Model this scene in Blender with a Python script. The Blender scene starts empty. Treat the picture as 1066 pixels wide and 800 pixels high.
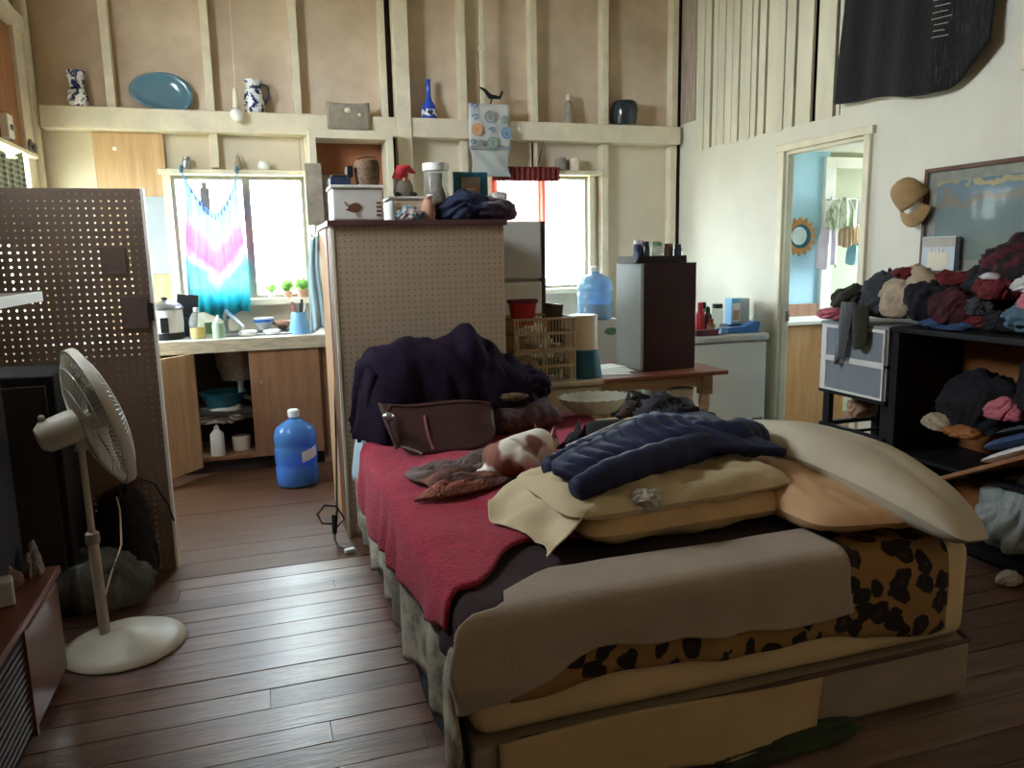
import bpy, math, random
from mathutils import Vector, Matrix, Euler, noise
rnd = random.Random(7)
PI = math.pi
S = bpy.context.scene
COL = S.collection

# ---------------------------------------------------------------- camera
cam = bpy.data.cameras.new('camera'); camo = bpy.data.objects.new('camera', cam); COL.objects.link(camo)
S.camera = camo
cam.sensor_fit = 'HORIZONTAL'; cam.sensor_width = 36.0; cam.lens = 36.0 * 800.0 / 1066.0
cam.clip_start = .02; cam.clip_end = 500
yaw, pit, rol = math.radians(17.9), math.radians(9.5), math.radians(-1.15)
fw = Vector((math.sin(yaw)*math.cos(pit), math.cos(yaw)*math.cos(pit), -math.sin(pit)))
rt = Vector((math.cos(yaw), -math.sin(yaw), 0)); up = rt.cross(fw)
rt2 = rt*math.cos(rol) + up*math.sin(rol); up2 = -rt*math.sin(rol) + up*math.cos(rol)
mw = Matrix((rt2, up2, -fw)).transposed().to_4x4(); mw.translation = (0, 0, 1.45)
camo.matrix_world = mw

# ---------------------------------------------------------------- sky, exposure
W = bpy.data.worlds.new('sky'); S.world = W; W.use_nodes = True
bg = W.node_tree.nodes['Background']
bg.inputs[0].default_value = (0.82, 0.92, 1.0, 1); bg.inputs[1].default_value = 26.0
S.view_settings.view_transform = 'Standard'; S.view_settings.look = 'None'
S.view_settings.exposure = 0.95; S.view_settings.gamma = 1.0; S.view_settings.use_curve_mapping = False
S.cycles.use_denoising = True
S.cycles.max_bounces = 10; S.cycles.diffuse_bounces = 6; S.cycles.transparent_max_bounces = 16
S.cycles.caustics_reflective = False; S.cycles.caustics_refractive = False
S.cycles.sample_clamp_indirect = 6.0

def portal(name, loc, direction, sx, sy):
    l = bpy.data.lights.new(name, 'AREA'); l.shape = 'RECTANGLE'; l.size = sx; l.size_y = sy
    l.cycles.is_portal = True
    o = bpy.data.objects.new(name, l); COL.objects.link(o); o.location = loc
    o.rotation_euler = Vector(direction).to_track_quat('-Z', 'Y').to_euler()
# daylight enters by the windows plus two unseen added openings (portals only guide sampling)
portal('portal_kitchen_window', (-.09, 6.28, 1.62), (0, -1, 0), .92, .9)
portal('portal_second_window', (2.26, 6.28, 1.63), (0, -1, 0), .82, .92)
portal('portal_side_window', (-1.58, 5.35, 1.62), (1, 0, 0), .9, 1.0)
portal('portal_added_left_opening', (-1.58, 3.55, 2.85), (1, 0, 0), 1.1, .8)
portal('portal_added_bedroom_opening', (6.15, 4.9, 1.65), (-1, 0, 0), 1.0, 1.1)

# ---------------------------------------------------------------- materials
def lin(c):
    c = c.lstrip('#'); out = []
    for i in (0, 2, 4):
        v = int(c[i:i+2], 16)/255
        out.append(v/12.92 if v <= .04045 else ((v+.055)/1.055)**2.4)
    return tuple(out)
MC = {}
def mat(name, col, rough=.6, var=.12, scale=6, bump=0, bscale=60, metal=0, spec=.4, stretch=(1,1,1), col2=None, detail=4, sheen=0, lo=.35, hi=.65, transl=0, coat=0):
    if name in MC: return MC[name]
    m = bpy.data.materials.new(name); m.use_nodes = True; MC[name] = m
    nt = m.node_tree; N = nt.nodes; L = nt.links; bs = N['Principled BSDF']
    c = lin(col)
    tc = N.new('ShaderNodeTexCoord'); mp = N.new('ShaderNodeMapping'); mp.inputs['Scale'].default_value = stretch
    L.new(tc.outputs['Object'], mp.inputs[0])
    nz = N.new('ShaderNodeTexNoise'); nz.inputs['Scale'].default_value = scale; nz.inputs['Detail'].default_value = detail; nz.inputs['Roughness'].default_value = .6
    L.new(mp.outputs[0], nz.inputs['Vector'])
    rp = N.new('ShaderNodeValToRGB'); L.new(nz.outputs['Fac'], rp.inputs[0])
    rp.color_ramp.elements[0].position = lo; rp.color_ramp.elements[1].position = hi
    a = tuple(x*(1-var) for x in c); b = tuple(min(1, x*(1+var)) for x in c)
    if col2: a, b = c, lin(col2)
    rp.color_ramp.elements[0].color = (*a, 1); rp.color_ramp.elements[1].color = (*b, 1)
    L.new(rp.outputs[0], bs.inputs['Base Color'])
    bs.inputs['Roughness'].default_value = rough; bs.inputs['Metallic'].default_value = metal
    bs.inputs['Specular IOR Level'].default_value = spec
    if sheen: bs.inputs['Sheen Weight'].default_value = sheen; bs.inputs['Sheen Roughness'].default_value = .5
    if coat: bs.inputs['Coat Weight'].default_value = coat
    if bump:
        n2 = N.new('ShaderNodeTexNoise'); n2.inputs['Scale'].default_value = bscale; n2.inputs['Detail'].default_value = 3
        L.new(mp.outputs[0], n2.inputs['Vector'])
        bp = N.new('ShaderNodeBump'); bp.inputs['Strength'].default_value = bump; bp.inputs['Distance'].default_value = .01
        L.new(n2.outputs['Fac'], bp.inputs['Height']); L.new(bp.outputs[0], bs.inputs['Normal'])
    if transl:
        tr = N.new('ShaderNodeBsdfTranslucent'); L.new(rp.outputs[0], tr.inputs[0])
        mx = N.new('ShaderNodeMixShader'); mx.inputs[0].default_value = transl
        L.new(bs.outputs[0], mx.inputs[1]); L.new(tr.outputs[0], mx.inputs[2]); L.new(mx.outputs[0], N['Material Output'].inputs[0])
    return m
def wood(name, col, col2, axis=0, rough=.5, scale=5, bump=.15, coat=0, spec=.4):
    st = [14, 14, 14]; st[axis] = 1.2
    return mat(name, col, rough, 0, scale/3, bump, 8, 0, spec, tuple(st), col2, 6, 0, .3, .7, 0, coat)
def glassy(name, col, alpha=.75, rough=.08):
    "thin clear pane or bottle: transparent with a sharp surface reflection"
    if name in MC: return MC[name]
    m = bpy.data.materials.new(name); m.use_nodes = True; MC[name] = m
    nt = m.node_tree; N = nt.nodes; L = nt.links
    for n in list(N):
        if n.type == 'BSDF_PRINCIPLED': N.remove(n)
    t = N.new('ShaderNodeBsdfTransparent'); t.inputs[0].default_value = (*lin(col), 1)
    d = N.new('ShaderNodeBsdfPrincipled'); d.inputs['Base Color'].default_value = (*lin(col), 1); d.inputs['Roughness'].default_value = rough
    mx = N.new('ShaderNodeMixShader'); mx.inputs[0].default_value = 1-alpha
    L.new(t.outputs[0], mx.inputs[1]); L.new(d.outputs[0], mx.inputs[2]); L.new(mx.outputs[0], N['Material Output'].inputs[0])
    return m
def nodes_of(name, rough=.6):
    m = bpy.data.materials.new(name); m.use_nodes = True; MC[name] = m
    nt = m.node_tree; bs = nt.nodes['Principled BSDF']; bs.inputs['Roughness'].default_value = rough
    return m, nt.nodes, nt.links, bs

# ---------------------------------------------------------------- mesh helpers
class B:
    def __init__(s): s.v = []; s.f = []
    def add(s, vs, fs, M=None):
        n = len(s.v)
        for v in vs: s.v.append(tuple(M @ Vector(v)) if M else tuple(v))
        for f in fs: s.f.append(tuple(i+n for i in f))
        return s
    def box(s, x0, x1, y0, y1, z0, z1, M=None):
        return s.add([(x0,y0,z0),(x1,y0,z0),(x1,y1,z0),(x0,y1,z0),(x0,y0,z1),(x1,y0,z1),(x1,y1,z1),(x0,y1,z1)],
              [(3,2,1,0),(4,5,6,7),(0,1,5,4),(1,2,6,5),(2,3,7,6),(3,0,4,7)], M)
    def obox(s, c, d, rot=(0,0,0)):
        M = Matrix.Translation(c) @ Euler(rot).to_matrix().to_4x4()
        return s.box(-d[0]/2, d[0]/2, -d[1]/2, d[1]/2, -d[2]/2, d[2]/2, M)
    def lathe(s, prof, n=20, at=(0,0,0), M=None, sx=1, sy=1):
        vs = []; fs = []; k = len(prof)
        for i in range(n):
            a = 2*PI*i/n
            for r, z in prof: vs.append((r*math.cos(a)*sx, r*math.sin(a)*sy, z))
        for i in range(n):
            j = (i+1) % n
            for q in range(k-1): fs.append((i*k+q, j*k+q, j*k+q+1, i*k+q+1))
        loop = prof[0] == prof[-1]
        if prof[0][0] > 1e-5 and not loop: fs.append(tuple(i*k for i in reversed(range(n))))
        if prof[-1][0] > 1e-5 and not loop: fs.append(tuple(i*k+k-1 for i in range(n)))
        T = Matrix.Translation(at) @ (M if M else Matrix.Identity(4))
        return s.add(vs, fs, T)
    def cyl(s, p0, p1, r0, r1=None, n=14):
        p0 = Vector(p0); p1 = Vector(p1); d = p1-p0; r1 = r0 if r1 is None else r1
        q = d.to_track_quat('Z', 'Y').to_matrix().to_4x4()
        return s.lathe([(r0, 0), (r1, d.length)], n, p0, q)
    def tube(s, pts, r, n=8):
        pts = [Vector(p) for p in pts]; vs = []; fs = []; m = len(pts)
        rr = r if isinstance(r, (list, tuple)) else [r]*m
        ref = Vector((.13, .31, 1)).normalized()
        for i, p in enumerate(pts):
            t = (pts[min(i+1, m-1)] - pts[max(i-1, 0)]).normalized()
            a = t.cross(ref)
            if a.length < 1e-3: a = t.cross(Vector((1, 0, 0)))
            a.normalize(); b = t.cross(a)
            for k in range(n):
                w = 2*PI*k/n; vs.append(p + (a*math.cos(w) + b*math.sin(w))*rr[i])
        for i in range(m-1):
            for k in range(n):
                l = (k+1) % n; fs.append((i*n+k, i*n+l, (i+1)*n+l, (i+1)*n+k))
        fs.append(tuple(reversed(range(n)))); fs.append(tuple((m-1)*n+k for k in range(n)))
        return s.add(vs, fs)
    def prism(s, poly, d, M=None):
        "poly in local xz-plane, extruded along +y by d"
        n = len(poly)
        vs = [(x, 0, z) for x, z in poly] + [(x, d, z) for x, z in poly]
        fs = [tuple(range(n)), tuple(reversed(range(n, 2*n)))] + [(i, i+n, (i+1) % n+n, (i+1) % n) for i in range(n)]
        return s.add(vs, fs, M)
    def sph(s, c, r, n=12, M=None):
        r = (r, r, r) if not isinstance(r, (tuple, list)) else r
        prof = [(math.sin(PI*i/n), -math.cos(PI*i/n)) for i in range(n+1)]
        T = Matrix.Translation(c) @ (M if M else Matrix.Identity(4)) @ Matrix.Diagonal((r[0], r[1], r[2], 1))
        prof[0] = (0, -1); prof[-1] = (0, 1)
        return s.lathe(prof, int(n*1.5), (0,0,0), T)
    def grid(s, fn, nu, nv, wrap=False):
        vs = [fn(i/nu, j/nv) for j in range(nv+1) for i in range(nu+1)]
        fs = [(j*(nu+1)+i, j*(nu+1)+i+1, (j+1)*(nu+1)+i+1, (j+1)*(nu+1)+i) for j in range(nv) for i in range(nu)]
        return s.add(vs, fs)
    def build(s, name, m, parent=None, smooth=None, bevel=0, solid=0, sub=0, local=False, remesh=0, smoothit=0):
        me = bpy.data.meshes.new(name); me.from_pydata(s.v, [], s.f); me.validate()
        o = bpy.data.objects.new(name, me); COL.objects.link(o)
        if isinstance(m, str): m = MC[m]
        me.materials.append(m)
        if smooth is not None:
            me.polygons.foreach_set('use_smooth', [True]*len(me.polygons))
            if smooth < 180 and not remesh: me.set_sharp_from_angle(angle=math.radians(smooth))
        import bmesh
        if parent is not None or True:
            bm = bmesh.new(); bm.from_mesh(me); bmesh.ops.recalc_face_normals(bm, faces=bm.faces); bm.to_mesh(me); bm.free()
        if remesh:
            r = o.modifiers.new('remesh', 'REMESH'); r.mode = 'VOXEL'; r.voxel_size = remesh; r.use_smooth_shade = True
        if smoothit:
            r = o.modifiers.new('smooth', 'SMOOTH'); r.factor = .5; r.iterations = smoothit
        if solid:
            r = o.modifiers.new('solid', 'SOLIDIFY'); r.thickness = solid; r.offset = 0
        if bevel:
            r = o.modifiers.new('bevel', 'BEVEL'); r.width = bevel; r.segments = 2; r.limit_method = 'ANGLE'
        if sub:
            r = o.modifiers.new('sub', 'SUBSURF'); r.levels = sub; r.render_levels = sub
        if parent is not None:
            o.parent = parent
            if not local: o.matrix_parent_inverse = WM(parent).inverted()
        elif not local:
            # a thing of one mesh keeps its origin at its own base
            c = Vector((sum(v[0] for v in s.v)/len(s.v), sum(v[1] for v in s.v)/len(s.v), min(v[2] for v in s.v)))
            me.transform(Matrix.Translation(-c)); o.location = c
        return o
def WM(o):
    M = o.matrix_basis.copy()
    if o.parent: M = WM(o.parent) @ o.matrix_parent_inverse @ M
    return M
def tag(o, label=None, cat=None, group=None, kind=None):
    if label: o['label'] = label
    if cat: o['category'] = cat
    if group: o['group'] = group
    if kind: o['kind'] = kind
    return o
def thing(name, label, cat, loc=(0,0,0), rz=0, group=None):
    o = bpy.data.objects.new(name, None); COL.objects.link(o); o.empty_display_size = .05
    o.location = loc; o.rotation_euler = (0, 0, rz)
    return tag(o, label, cat, group)
def struct(o, label=None):
    o['kind'] = 'structure'
    if label: o['label'] = label
    return o
def bx(*a): return B().box(*a)
def copy_tree(o, parent=None):
    c = o.copy(); COL.objects.link(c)
    if parent is not None: c.parent = parent
    for ch in [q for q in S.objects if q.parent == o]: copy_tree(ch, c)
    return c
def fbm(x, y, z, o=3):
    return noise.fractal(Vector((x, y, z)), 1.0, 2.0, o)
def heap(name, c, r, m, seed=0, amp=.25, fold=1.0, ang=0, flat=True, parent=None, lvl=5, tilt=0):
    "a crumpled garment: a lying lump with pleats running across it, flattened where it rests"
    import bmesh
    bm = bmesh.new(); bmesh.ops.create_icosphere(bm, subdivisions=lvl, radius=1)
    R = Matrix.Rotation(ang, 3, 'Z') @ Matrix.Rotation(tilt, 3, 'Y')
    for v in bm.verts:
        p = v.co.copy()
        n1 = fbm(p.x*1.1+seed*7.1, p.y*1.1, p.z*1.1+seed, 2)
        w1 = p.x*.7*fold + seed*3.3; sw = .6*noise.noise(Vector((p.x*1.4, p.y*1.4, seed)))
        n2 = 1-2*abs(noise.noise(Vector((w1, (p.y+p.z*.6+sw)*3.4*fold, seed))))
        n3 = 1-2*abs(noise.noise(Vector((w1*2.2, (p.y*.8-p.z+sw)*6.5*fold, seed+5))))
        k = 1 + amp*(.9*n1 + .6*(n2-.5) + .22*(n3-.5))
        q = Vector((p.x*k*r[0], p.y*k*r[1], p.z*k*r[2]))
        if flat and q.z < -.55*r[2]: q.z = -.55*r[2] + (q.z+.55*r[2])*.15
        v.co = R @ q
    b = B(); b.v = [tuple(v.co + Vector(c)) for v in bm.verts]; b.f = [tuple(v.index for v in f.verts) for f in bm.faces]
    bm.free()
    return b.build(name, m, parent, smooth=180)
def pillow_mesh(L, Wd, T, seed=0, wr=.02, n=34, pinch=.035):
    b = B()
    def side(sg):
        def fn(u, v):
            a = 2*u-1; c = 2*v-1
            e = max(0, (1-abs(a)**3.2))*max(0, (1-abs(c)**3.2))
            rc_ = 1-.10*abs(a*c)**4
            x = L/2*a*(1-pinch*(1-c*c))*rc_; y = Wd/2*c*(1-pinch*(1-a*a))*rc_
            z = sg*T/2*(e**.55)
            w = fbm(a*2+seed, c*2, sg+seed, 3)*wr*min(1, e*3) + abs(noise.noise(Vector((a*5+seed, c*5, seed))))*wr*.5*min(1, e*2)
            return (x, y, z+sg*w)
        return fn
    b.grid(side(1), n, n); b.grid(side(-1), n, n)
    return b
def xf(b, M):
    b.v = [tuple(M @ Vector(v)) for v in b.v]; return b
def TR(loc, rot=(0,0,0)): return Matrix.Translation(loc) @ Euler(rot).to_matrix().to_4x4()
def cloth(name, fn, nu, nv, m, parent=None, th=.008, label=None, cat=None, group=None):
    o = B().grid(fn, nu, nv).build(name, m, parent, smooth=180, solid=th)
    return tag(o, label, cat, group)
def lathe_thing(name, label, cat, prof, m, at, n=20, group=None, sx=1, sy=1, smooth=40):
    return tag(B().lathe(prof, n, at, None, sx, sy).build(name, m, None, smooth=smooth), label, cat, group)
# ---------------------------------------------------------------- shell materials
mat('wall_board', '#b8a38b', .85, .0, 2.2, .1, 30, col2='#e0cfb8', detail=8, lo=.3, hi=.7)
mat('wall_cream', '#d6cbb6', .8, .07, 2.5, .08, 40, detail=7)
mat('stud_paint', '#e0d6be', .7, .08, 7, .1, 30)
mat('wall_white', '#d8d5c6', .75, .05, 2.0, .06, 50, detail=7)
mat('slat_paint', '#d6d1bb', .75, .09, 4, .12, 20, stretch=(1,1,.3))
mat('dark_gap', '#2a211b', .9)
mat('ceiling_paint', '#b7a992', .85, .1, 2)
wood('plank_worn', '#553a31', '#7f6052', 0, .33, 5, .2, spec=.85)
wood('plank_dark', '#4b342b', '#6d5043', 0, .36, 5, .2, spec=.8)
wood('plank_grey', '#5d4840', '#8d776c', 0, .31, 5, .2, spec=.85)
wood('kitchen_board', '#4c3224', '#63432f', 0, .5, 4, .12)
wood('plywood', '#b8946a', '#d3b188', 2, .6, 5, .1)
wood('plywood_door', '#80583e', '#967052', 2, .55, 5, .1)
wood('plywood_brown', '#8a5a38', '#a3714b', 2, .6, 5, .1)
mat('frame_cream', '#ddd6bd', .55, .06, 6)
mat('alu_frame', '#9b9a8f', .4, .05, 6, metal=.6)
mat('grey_panel', '#a9b3b8', .6, .06, 5)
mat('white_paint', '#e4e2da', .5, .04, 6)
mat('blue_paint', '#a5cbdc', .7, .05, 3)
mat('sage_paint', '#a6ac91', .7, .06, 3)
glassy('pane_glass', '#f4f8f6', .93, .03)
mat('grass_ground', '#a79f86', .9, .2, 3)

tag(bx(-40, 45, -40, 60, -.62, -.5).build('ground', 'grass_ground'), 'pale dry ground outside the windows', 'ground', kind='structure')

# ---------------------------------------------------------------- floor with its boards
floor = struct(bx(-1.5, 6.1, -1.7, 6.2, -.12, -.025).build('floor', 'dark_gap'), 'worn wooden board floor')
y = -1.6; row = 0
while y < 3.66:
    w = .128 + rnd.uniform(-.016, .012)
    if y < .9: w = .42
    cuts = [-1.42]
    xx = -1.42 + rnd.uniform(.5, 1.9)
    while xx < 3.3:
        cuts.append(xx); xx += rnd.uniform(1.2, 2.4)
    cuts.append(3.52)
    for a, b_ in zip(cuts[:-1], cuts[1:]):
        dz = rnd.uniform(-.0025, .0015); g = rnd.uniform(.003, .0075)
        bb = bx(a+.0012, b_-.0012, y+g/2, y+w-g/2, -.026, dz)
        m = rnd.choice(['plank_worn', 'plank_worn', 'plank_dark', 'plank_grey'])
        bb.build('plank', m, floor)
    y += w; row += 1
YK = y
k = 0
while y < 6.12:
    w = .20 + rnd.uniform(-.02, .02); w = min(w, 6.13-y)
    if w < .03: break
    for a, b_ in ((-1.42, -.2+rnd.uniform(-.5, .9)), ) :
        bx(a, b_-.001, y+.001, y+w-.001, -.026, rnd.uniform(-.001, .001)).build('plank', 'kitchen_board', floor)
        bx(b_, 3.52, y+.001, y+w-.001, -.026, rnd.uniform(-.001, .001)).build('plank', 'kitchen_board', floor)
    y += w
bx(3.52, 6.05, 2.6, 6.1, -.026, 0).build('bedroom_floor', 'kitchen_board', floor)

# ---------------------------------------------------------------- back wall: sheet, bays, studs, ledge
def sheet_with_holes(name, m, x0, x1, z0, z1, holes, y0, y1):
    b = B(); xs = sorted({x0, x1, *[h[0] for h in holes], *[h[1] for h in holes]})
    zs = sorted({z0, z1, *[h[2] for h in holes], *[h[3] for h in holes]})
    for i in range(len(xs)-1):
        for j in range(len(zs)-1):
            cx = (xs[i]+xs[i+1])/2; cz = (zs[j]+zs[j+1])/2
            if any(h[0] < cx < h[1] and h[2] < cz < h[3] for h in holes): continue
            b.box(xs[i], xs[i+1], y0, y1, zs[j], zs[j+1])
    return b
H1 = (-.55, .37, 1.17, 2.06); H2 = (1.85, 2.67, 1.17, 2.09)
CEIL = 3.75
wall_back = struct(sheet_with_holes('w', None, -1.5, 3.62, -.1, CEIL+.1, [H1, H2], 6.14, 6.2).build('wall_back', 'wall_cream'),
                   'back wall of painted boards between exposed studs, with a ledge')
studs = [-1.33, -.87, -.24, .355, 1.0, 1.6, 2.18, 2.8, 3.44]
for i in range(len(studs)-1):
    bx(studs[i]+.0, studs[i+1]-.004, 6.115, 6.14, 2.46, CEIL).build('panel', 'wall_board', wall_back)
    # lower bays, leaving the window openings free
    x0, x1 = studs[i], studs[i+1]-.004
    for a, b_, c, d in [(x0, x1, -.02, 2.40)]:
        hs = [h for h in (H1, H2) if h[0] < x1 and h[1] > x0]
        h2 = [(max(h[0], a), min(h[1], b_), h[2], h[3]) for h in hs]
        sheet_with_holes('p', None, a, b_, c, d, h2, 6.115, 6.14).build('panel', 'wall_cream', wall_back)
lean = {-.87: .02, -.24: .0, .355: .0}
for x in studs[1:]:
    if x == 1.0: continue
    b = B(); b.box(x-.028, x+.028, 6.02, 6.115, 2.49, CEIL); b.build('stud', 'stud_paint', wall_back, bevel=.004)
    if x in (-.24,):
        bx(x-.028, x+.028, 6.04, 6.115, 2.11, 2.345).build('stud', 'stud_paint', wall_back, bevel=.004)
    elif x in (1.6,): bx(x-.028, x+.028, 6.04, 6.115, .9, 2.345).build('stud', 'stud_paint', wall_back, bevel=.004)
    elif x == 2.18: bx(x-.028, x+.028, 6.04, 6.115, 2.13, 2.345).build('stud', 'stud_paint', wall_back, bevel=.004)
    elif x == .355: bx(.385, .445, 6.03, 6.115, 1.1, 2.345).build('stud', 'stud_paint', wall_back, bevel=.004)
    elif x >= 2.8: bx(x-.03, x+.03, 6.03, 6.115, .0, 2.345).build('stud', 'stud_paint', wall_back, bevel=.004)
bx(.965, 1.012, 6.02, 6.115, 2.49, CEIL).build('stud', 'stud_paint', wall_back, bevel=.004)
bx(1.012, 1.062, 6.09, 6.116, 1.2, CEIL).build('gap', 'dark_gap', wall_back)
bx(1.062, 1.172, 5.955, 6.115, .0, CEIL).build('post', 'stud_paint', wall_back, bevel=.006)
# horizontal ledge, two boards meeting at the post
bx(-1.30, 1.06, 5.975, 6.115, 2.345, 2.49).build('ledge_board', 'stud_paint', wall_back, bevel=.005)
bx(1.174, 3.47, 5.97, 6.115, 2.35, 2.492).build('ledge_board', 'stud_paint', wall_back, bevel=.005)
# corner post at the left: a pipe-like round pole and a flat casing
B().cyl((-1.345, 6.02, 1.2), (-1.345, 6.02, CEIL), .034, n=16).build('corner_post', 'stud_paint', wall_back, smooth=40)
# plywood sheet and grey panel on the wall beside the window
pb = thing('plywood_board', 'light plywood sheet fixed to the back wall left of the sink window', 'board', (-.8, 6.1, .93))
bx(-1.02, -.572, 6.085, 6.113, .936, 2.342).build('sheet', 'plywood', pb, bevel=.002)
bx(-.90, -.875, 6.081, 6.0855, 2.22, 2.245).build('sticker', 'white_paint', pb)
gp = tag(bx(-.735, -.575, 6.066, 6.083, 1.37, 1.91).build('wall_panel', 'grey_panel', bevel=.003), 'pale grey-blue panel on the plywood beside the sink window', 'panel')

def window(name, h, mull, label):
    x0, x1, z0, z1 = h
    w = struct(B().build(name, 'frame_cream') if False else bx(x0-.05, x0, 6.06, 6.17, z0-.02, z1+.0).build(name, 'frame_cream', bevel=.003), label)
    bx(x1, x1+.05, 6.06, 6.17, z0-.02, z1).build('window_jamb', 'frame_cream', w, bevel=.003)
    bx(x0-.07, x1+.09, 6.0, 6.17, z1, z1+.035).build('window_head', 'frame_cream', w, bevel=.003)
    bx(x0-.05, x1+.05, 6.0, 6.19, z0-.045, z0).build('window_sill', 'frame_cream', w, bevel=.003)
    for a, b_ in ((x0, mull), (mull, x1)):
        f = B(); t = .028
        f.box(a, a+t, 6.10, 6.135, z0, z1); f.box(b_-t, b_, 6.10, 6.135, z0, z1)
        f.box(a+t, b_-t, 6.10, 6.135, z0, z0+t); f.box(a+t, b_-t, 6.10, 6.135, z1-t, z1)
        s = f.build('sash', 'alu_frame', w)
        bx(a+t, b_-t, 6.116, 6.12, z0+t, z1-t).build('pane', 'pane_glass', s)
    return w
window('window_1', H1, -.045, 'sliding sink window behind a hanging tie-dyed cloth')
window('window_2', H2, 2.26, 'sliding window with a red curtain across its left part')

# ---------------------------------------------------------------- left wall with the side window and an added unseen opening
lw = B()
def wall_x(b, x0, x1, holes, y0, y1, z0, z1):
    ys = sorted({y0, y1, *[h[0] for h in holes], *[h[1] for h in holes]}); zs = sorted({z0, z1, *[h[2] for h in holes], *[h[3] for h in holes]})
    for i in range(len(ys)-1):
        for j in range(len(zs)-1):
            cy = (ys[i]+ys[i+1])/2; cz = (zs[j]+zs[j+1])/2
            if any(h[0] < cy < h[1] and h[2] < cz < h[3] for h in holes): continue
            b.box(x0, x1, ys[i], ys[i+1], zs[j], zs[j+1])
    return b
SW = (4.9, 5.78, 1.12, 2.12); NW_ADDED = (3.0, 4.1, 2.45, 3.25)  # second one is a high opening added out of view to light the upper walls
wall_left = struct(wall_x(B(), -1.5, -1.4, [SW, NW_ADDED], -1.7, 6.2, -.1, CEIL+.1).build('wall_left', 'wall_cream'), 'left wall with a bright side window')
bx(-1.4, -1.375, 4.85, 5.795, 2.17, 2.92).build('panel', 'plywood_brown', wall_left)
bx(-1.4, -1.35, 5.80, 5.99, .9, 2.93).build('casing', 'stud_paint', wall_left, bevel=.004)
bx(-1.4, -1.33, 4.8, 5.99, 2.93, 3.03).build('beam', 'stud_paint', wall_left, bevel=.004)
ws = struct(bx(-1.42, -1.30, 4.8, 5.84, 2.125, 2.15).build('window_3', 'frame_cream', bevel=.003), 'bright side window with a white head board')
for a in (4.9, 5.33, 5.745): bx(-1.47, -1.44, a, a+.035, 1.12, 2.12).build('sash_bar', 'frame_cream', ws)
bx(-1.457, -1.453, 4.93, 5.75, 1.12, 2.12).build('pane', 'pane_glass', ws)
kn = B().lathe([(.0, -.002), (.03, -.002), (.03, .002), (0, .002)], 12, (-1.35, 5.87, 2.2), Matrix.Rotation(PI/2, 4, 'Y')).build('round_knob', 'stud_paint', wall_left)
RX = Matrix.Rotation(PI/2, 4, 'Y')
mat('old_metal', '#8b847d', .45, .2, 30, metal=.6)
B().lathe([(.0, 0), (.052, 0), (.056, .006), (.048, .014), (.018, .016)], 20, (-1.35, 5.87, 2.2), RX).build('plate', 'old_metal', kn, smooth=40)
B().lathe([(.016, .014), (.018, .02), (.03, .026), (.03, .034), (.0, .04)], 18, (-1.35, 5.87, 2.2), RX).build('grip', 'old_metal', kn, smooth=40)
ob = thing('wall_bracket', 'small white wall bracket box on the brown board above side window', 'bracket', (-1.375, 5.42, 2.2))
bx(-1.375, -1.33, 5.36, 5.47, 2.19, 2.33).build('box', 'white_paint', ob, bevel=.006)
bx(-1.33, -1.315, 5.39, 5.44, 2.24, 2.27).build('catch', 'old_metal', ob, bevel=.003)
# plaid curtain at the side window
m, N, L, bs = nodes_of('plaid_green', .9)
tc = N.new('ShaderNodeTexCoord'); cols = []
for sc, ax in ((30, 'Y'), (30, 'Z')):
    wv = N.new('ShaderNodeTexWave'); wv.bands_direction = ax; wv.inputs['Scale'].default_value = sc/3; wv.inputs['Distortion'].default_value = .6
    L.new(tc.outputs['Object'], wv.inputs[0]); cols.append(wv)
mth = N.new('ShaderNodeMath'); mth.operation = 'ADD'; L.new(cols[0].outputs['Fac'], mth.inputs[0]); L.new(cols[1].outputs['Fac'], mth.inputs[1])
rp = N.new('ShaderNodeValToRGB'); rp.color_ramp.elements[0].color = (*lin('#3f4a2c'), 1); rp.color_ramp.elements[1].color = (*lin('#c9cdb4'), 1)
hm = N.new('ShaderNodeMath'); hm.operation = 'MULTIPLY'; hm.inputs[1].default_value = .5; L.new(mth.outputs[0], hm.inputs[0]); L.new(hm.outputs[0], rp.inputs[0]); L.new(rp.outputs[0], bs.inputs['Base Color'])
def cur(u, v): return (-1.29 + .015*math.sin(u*26), 4.86+.5*u + (.06*v if u > .9 else 0), 2.12 - v*.5 - .08*math.sin(u*3))
cloth('plaid_curtain', cur, 40, 12, 'plaid_green', None, .004, 'green and white plaid cloth hanging at the side window', 'curtain')

# ---------------------------------------------------------------- right wall: sheet with a door opening, slats above
DO = (3.865, 4.625, 0, 2.12); SL = (4.11, 5.78, 2.275, CEIL)
wall_right = struct(wall_x(B(), 3.51, 3.56, [DO, SL], -1.7, 6.2, -.1, CEIL+.1).build('wall_right', 'wall_white'), 'pale right wall with thin vertical slats high up')
bx(3.56, 3.59, 4.1, 5.79, 2.25, CEIL).build('cavity_back', 'dark_gap', wall_right)
yy = 5.775
gaps = {5.75: .03, 5.6: .026, 5.42: .012, 5.25: .012, 4.98: .022, 4.90: .026, 4.55: .022, 4.40: .05, 4.17: .03}
while yy > 4.13:
    w = rnd.uniform(.055, .095); y2 = max(yy-w, 4.12)
    xo = rnd.uniform(-.006, .004); zb = 2.262 + rnd.uniform(-.006, .008)
    b = B(); b.box(3.512+xo, 3.532+xo, y2, yy-.0018, zb, CEIL)
    b.build('slat', 'slat_paint', wall_right)
    g = next((v for k_, v in gaps.items() if abs(k_-y2) < .045), rnd.choice([.003, .005, .008]))
    yy = y2 - g
mat('cavity_brown', '#6a4c38', .85, .2, 10)
bx(3.535, 3.545, 4.32, 4.36, 2.27, 3.2).build('torn_lath', 'cavity_brown', wall_right)
mat('plastic_gloss', '#a99a8c', .12, .25, 6, .25, 9, stretch=(1, 8, .6), spec=.8)
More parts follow.
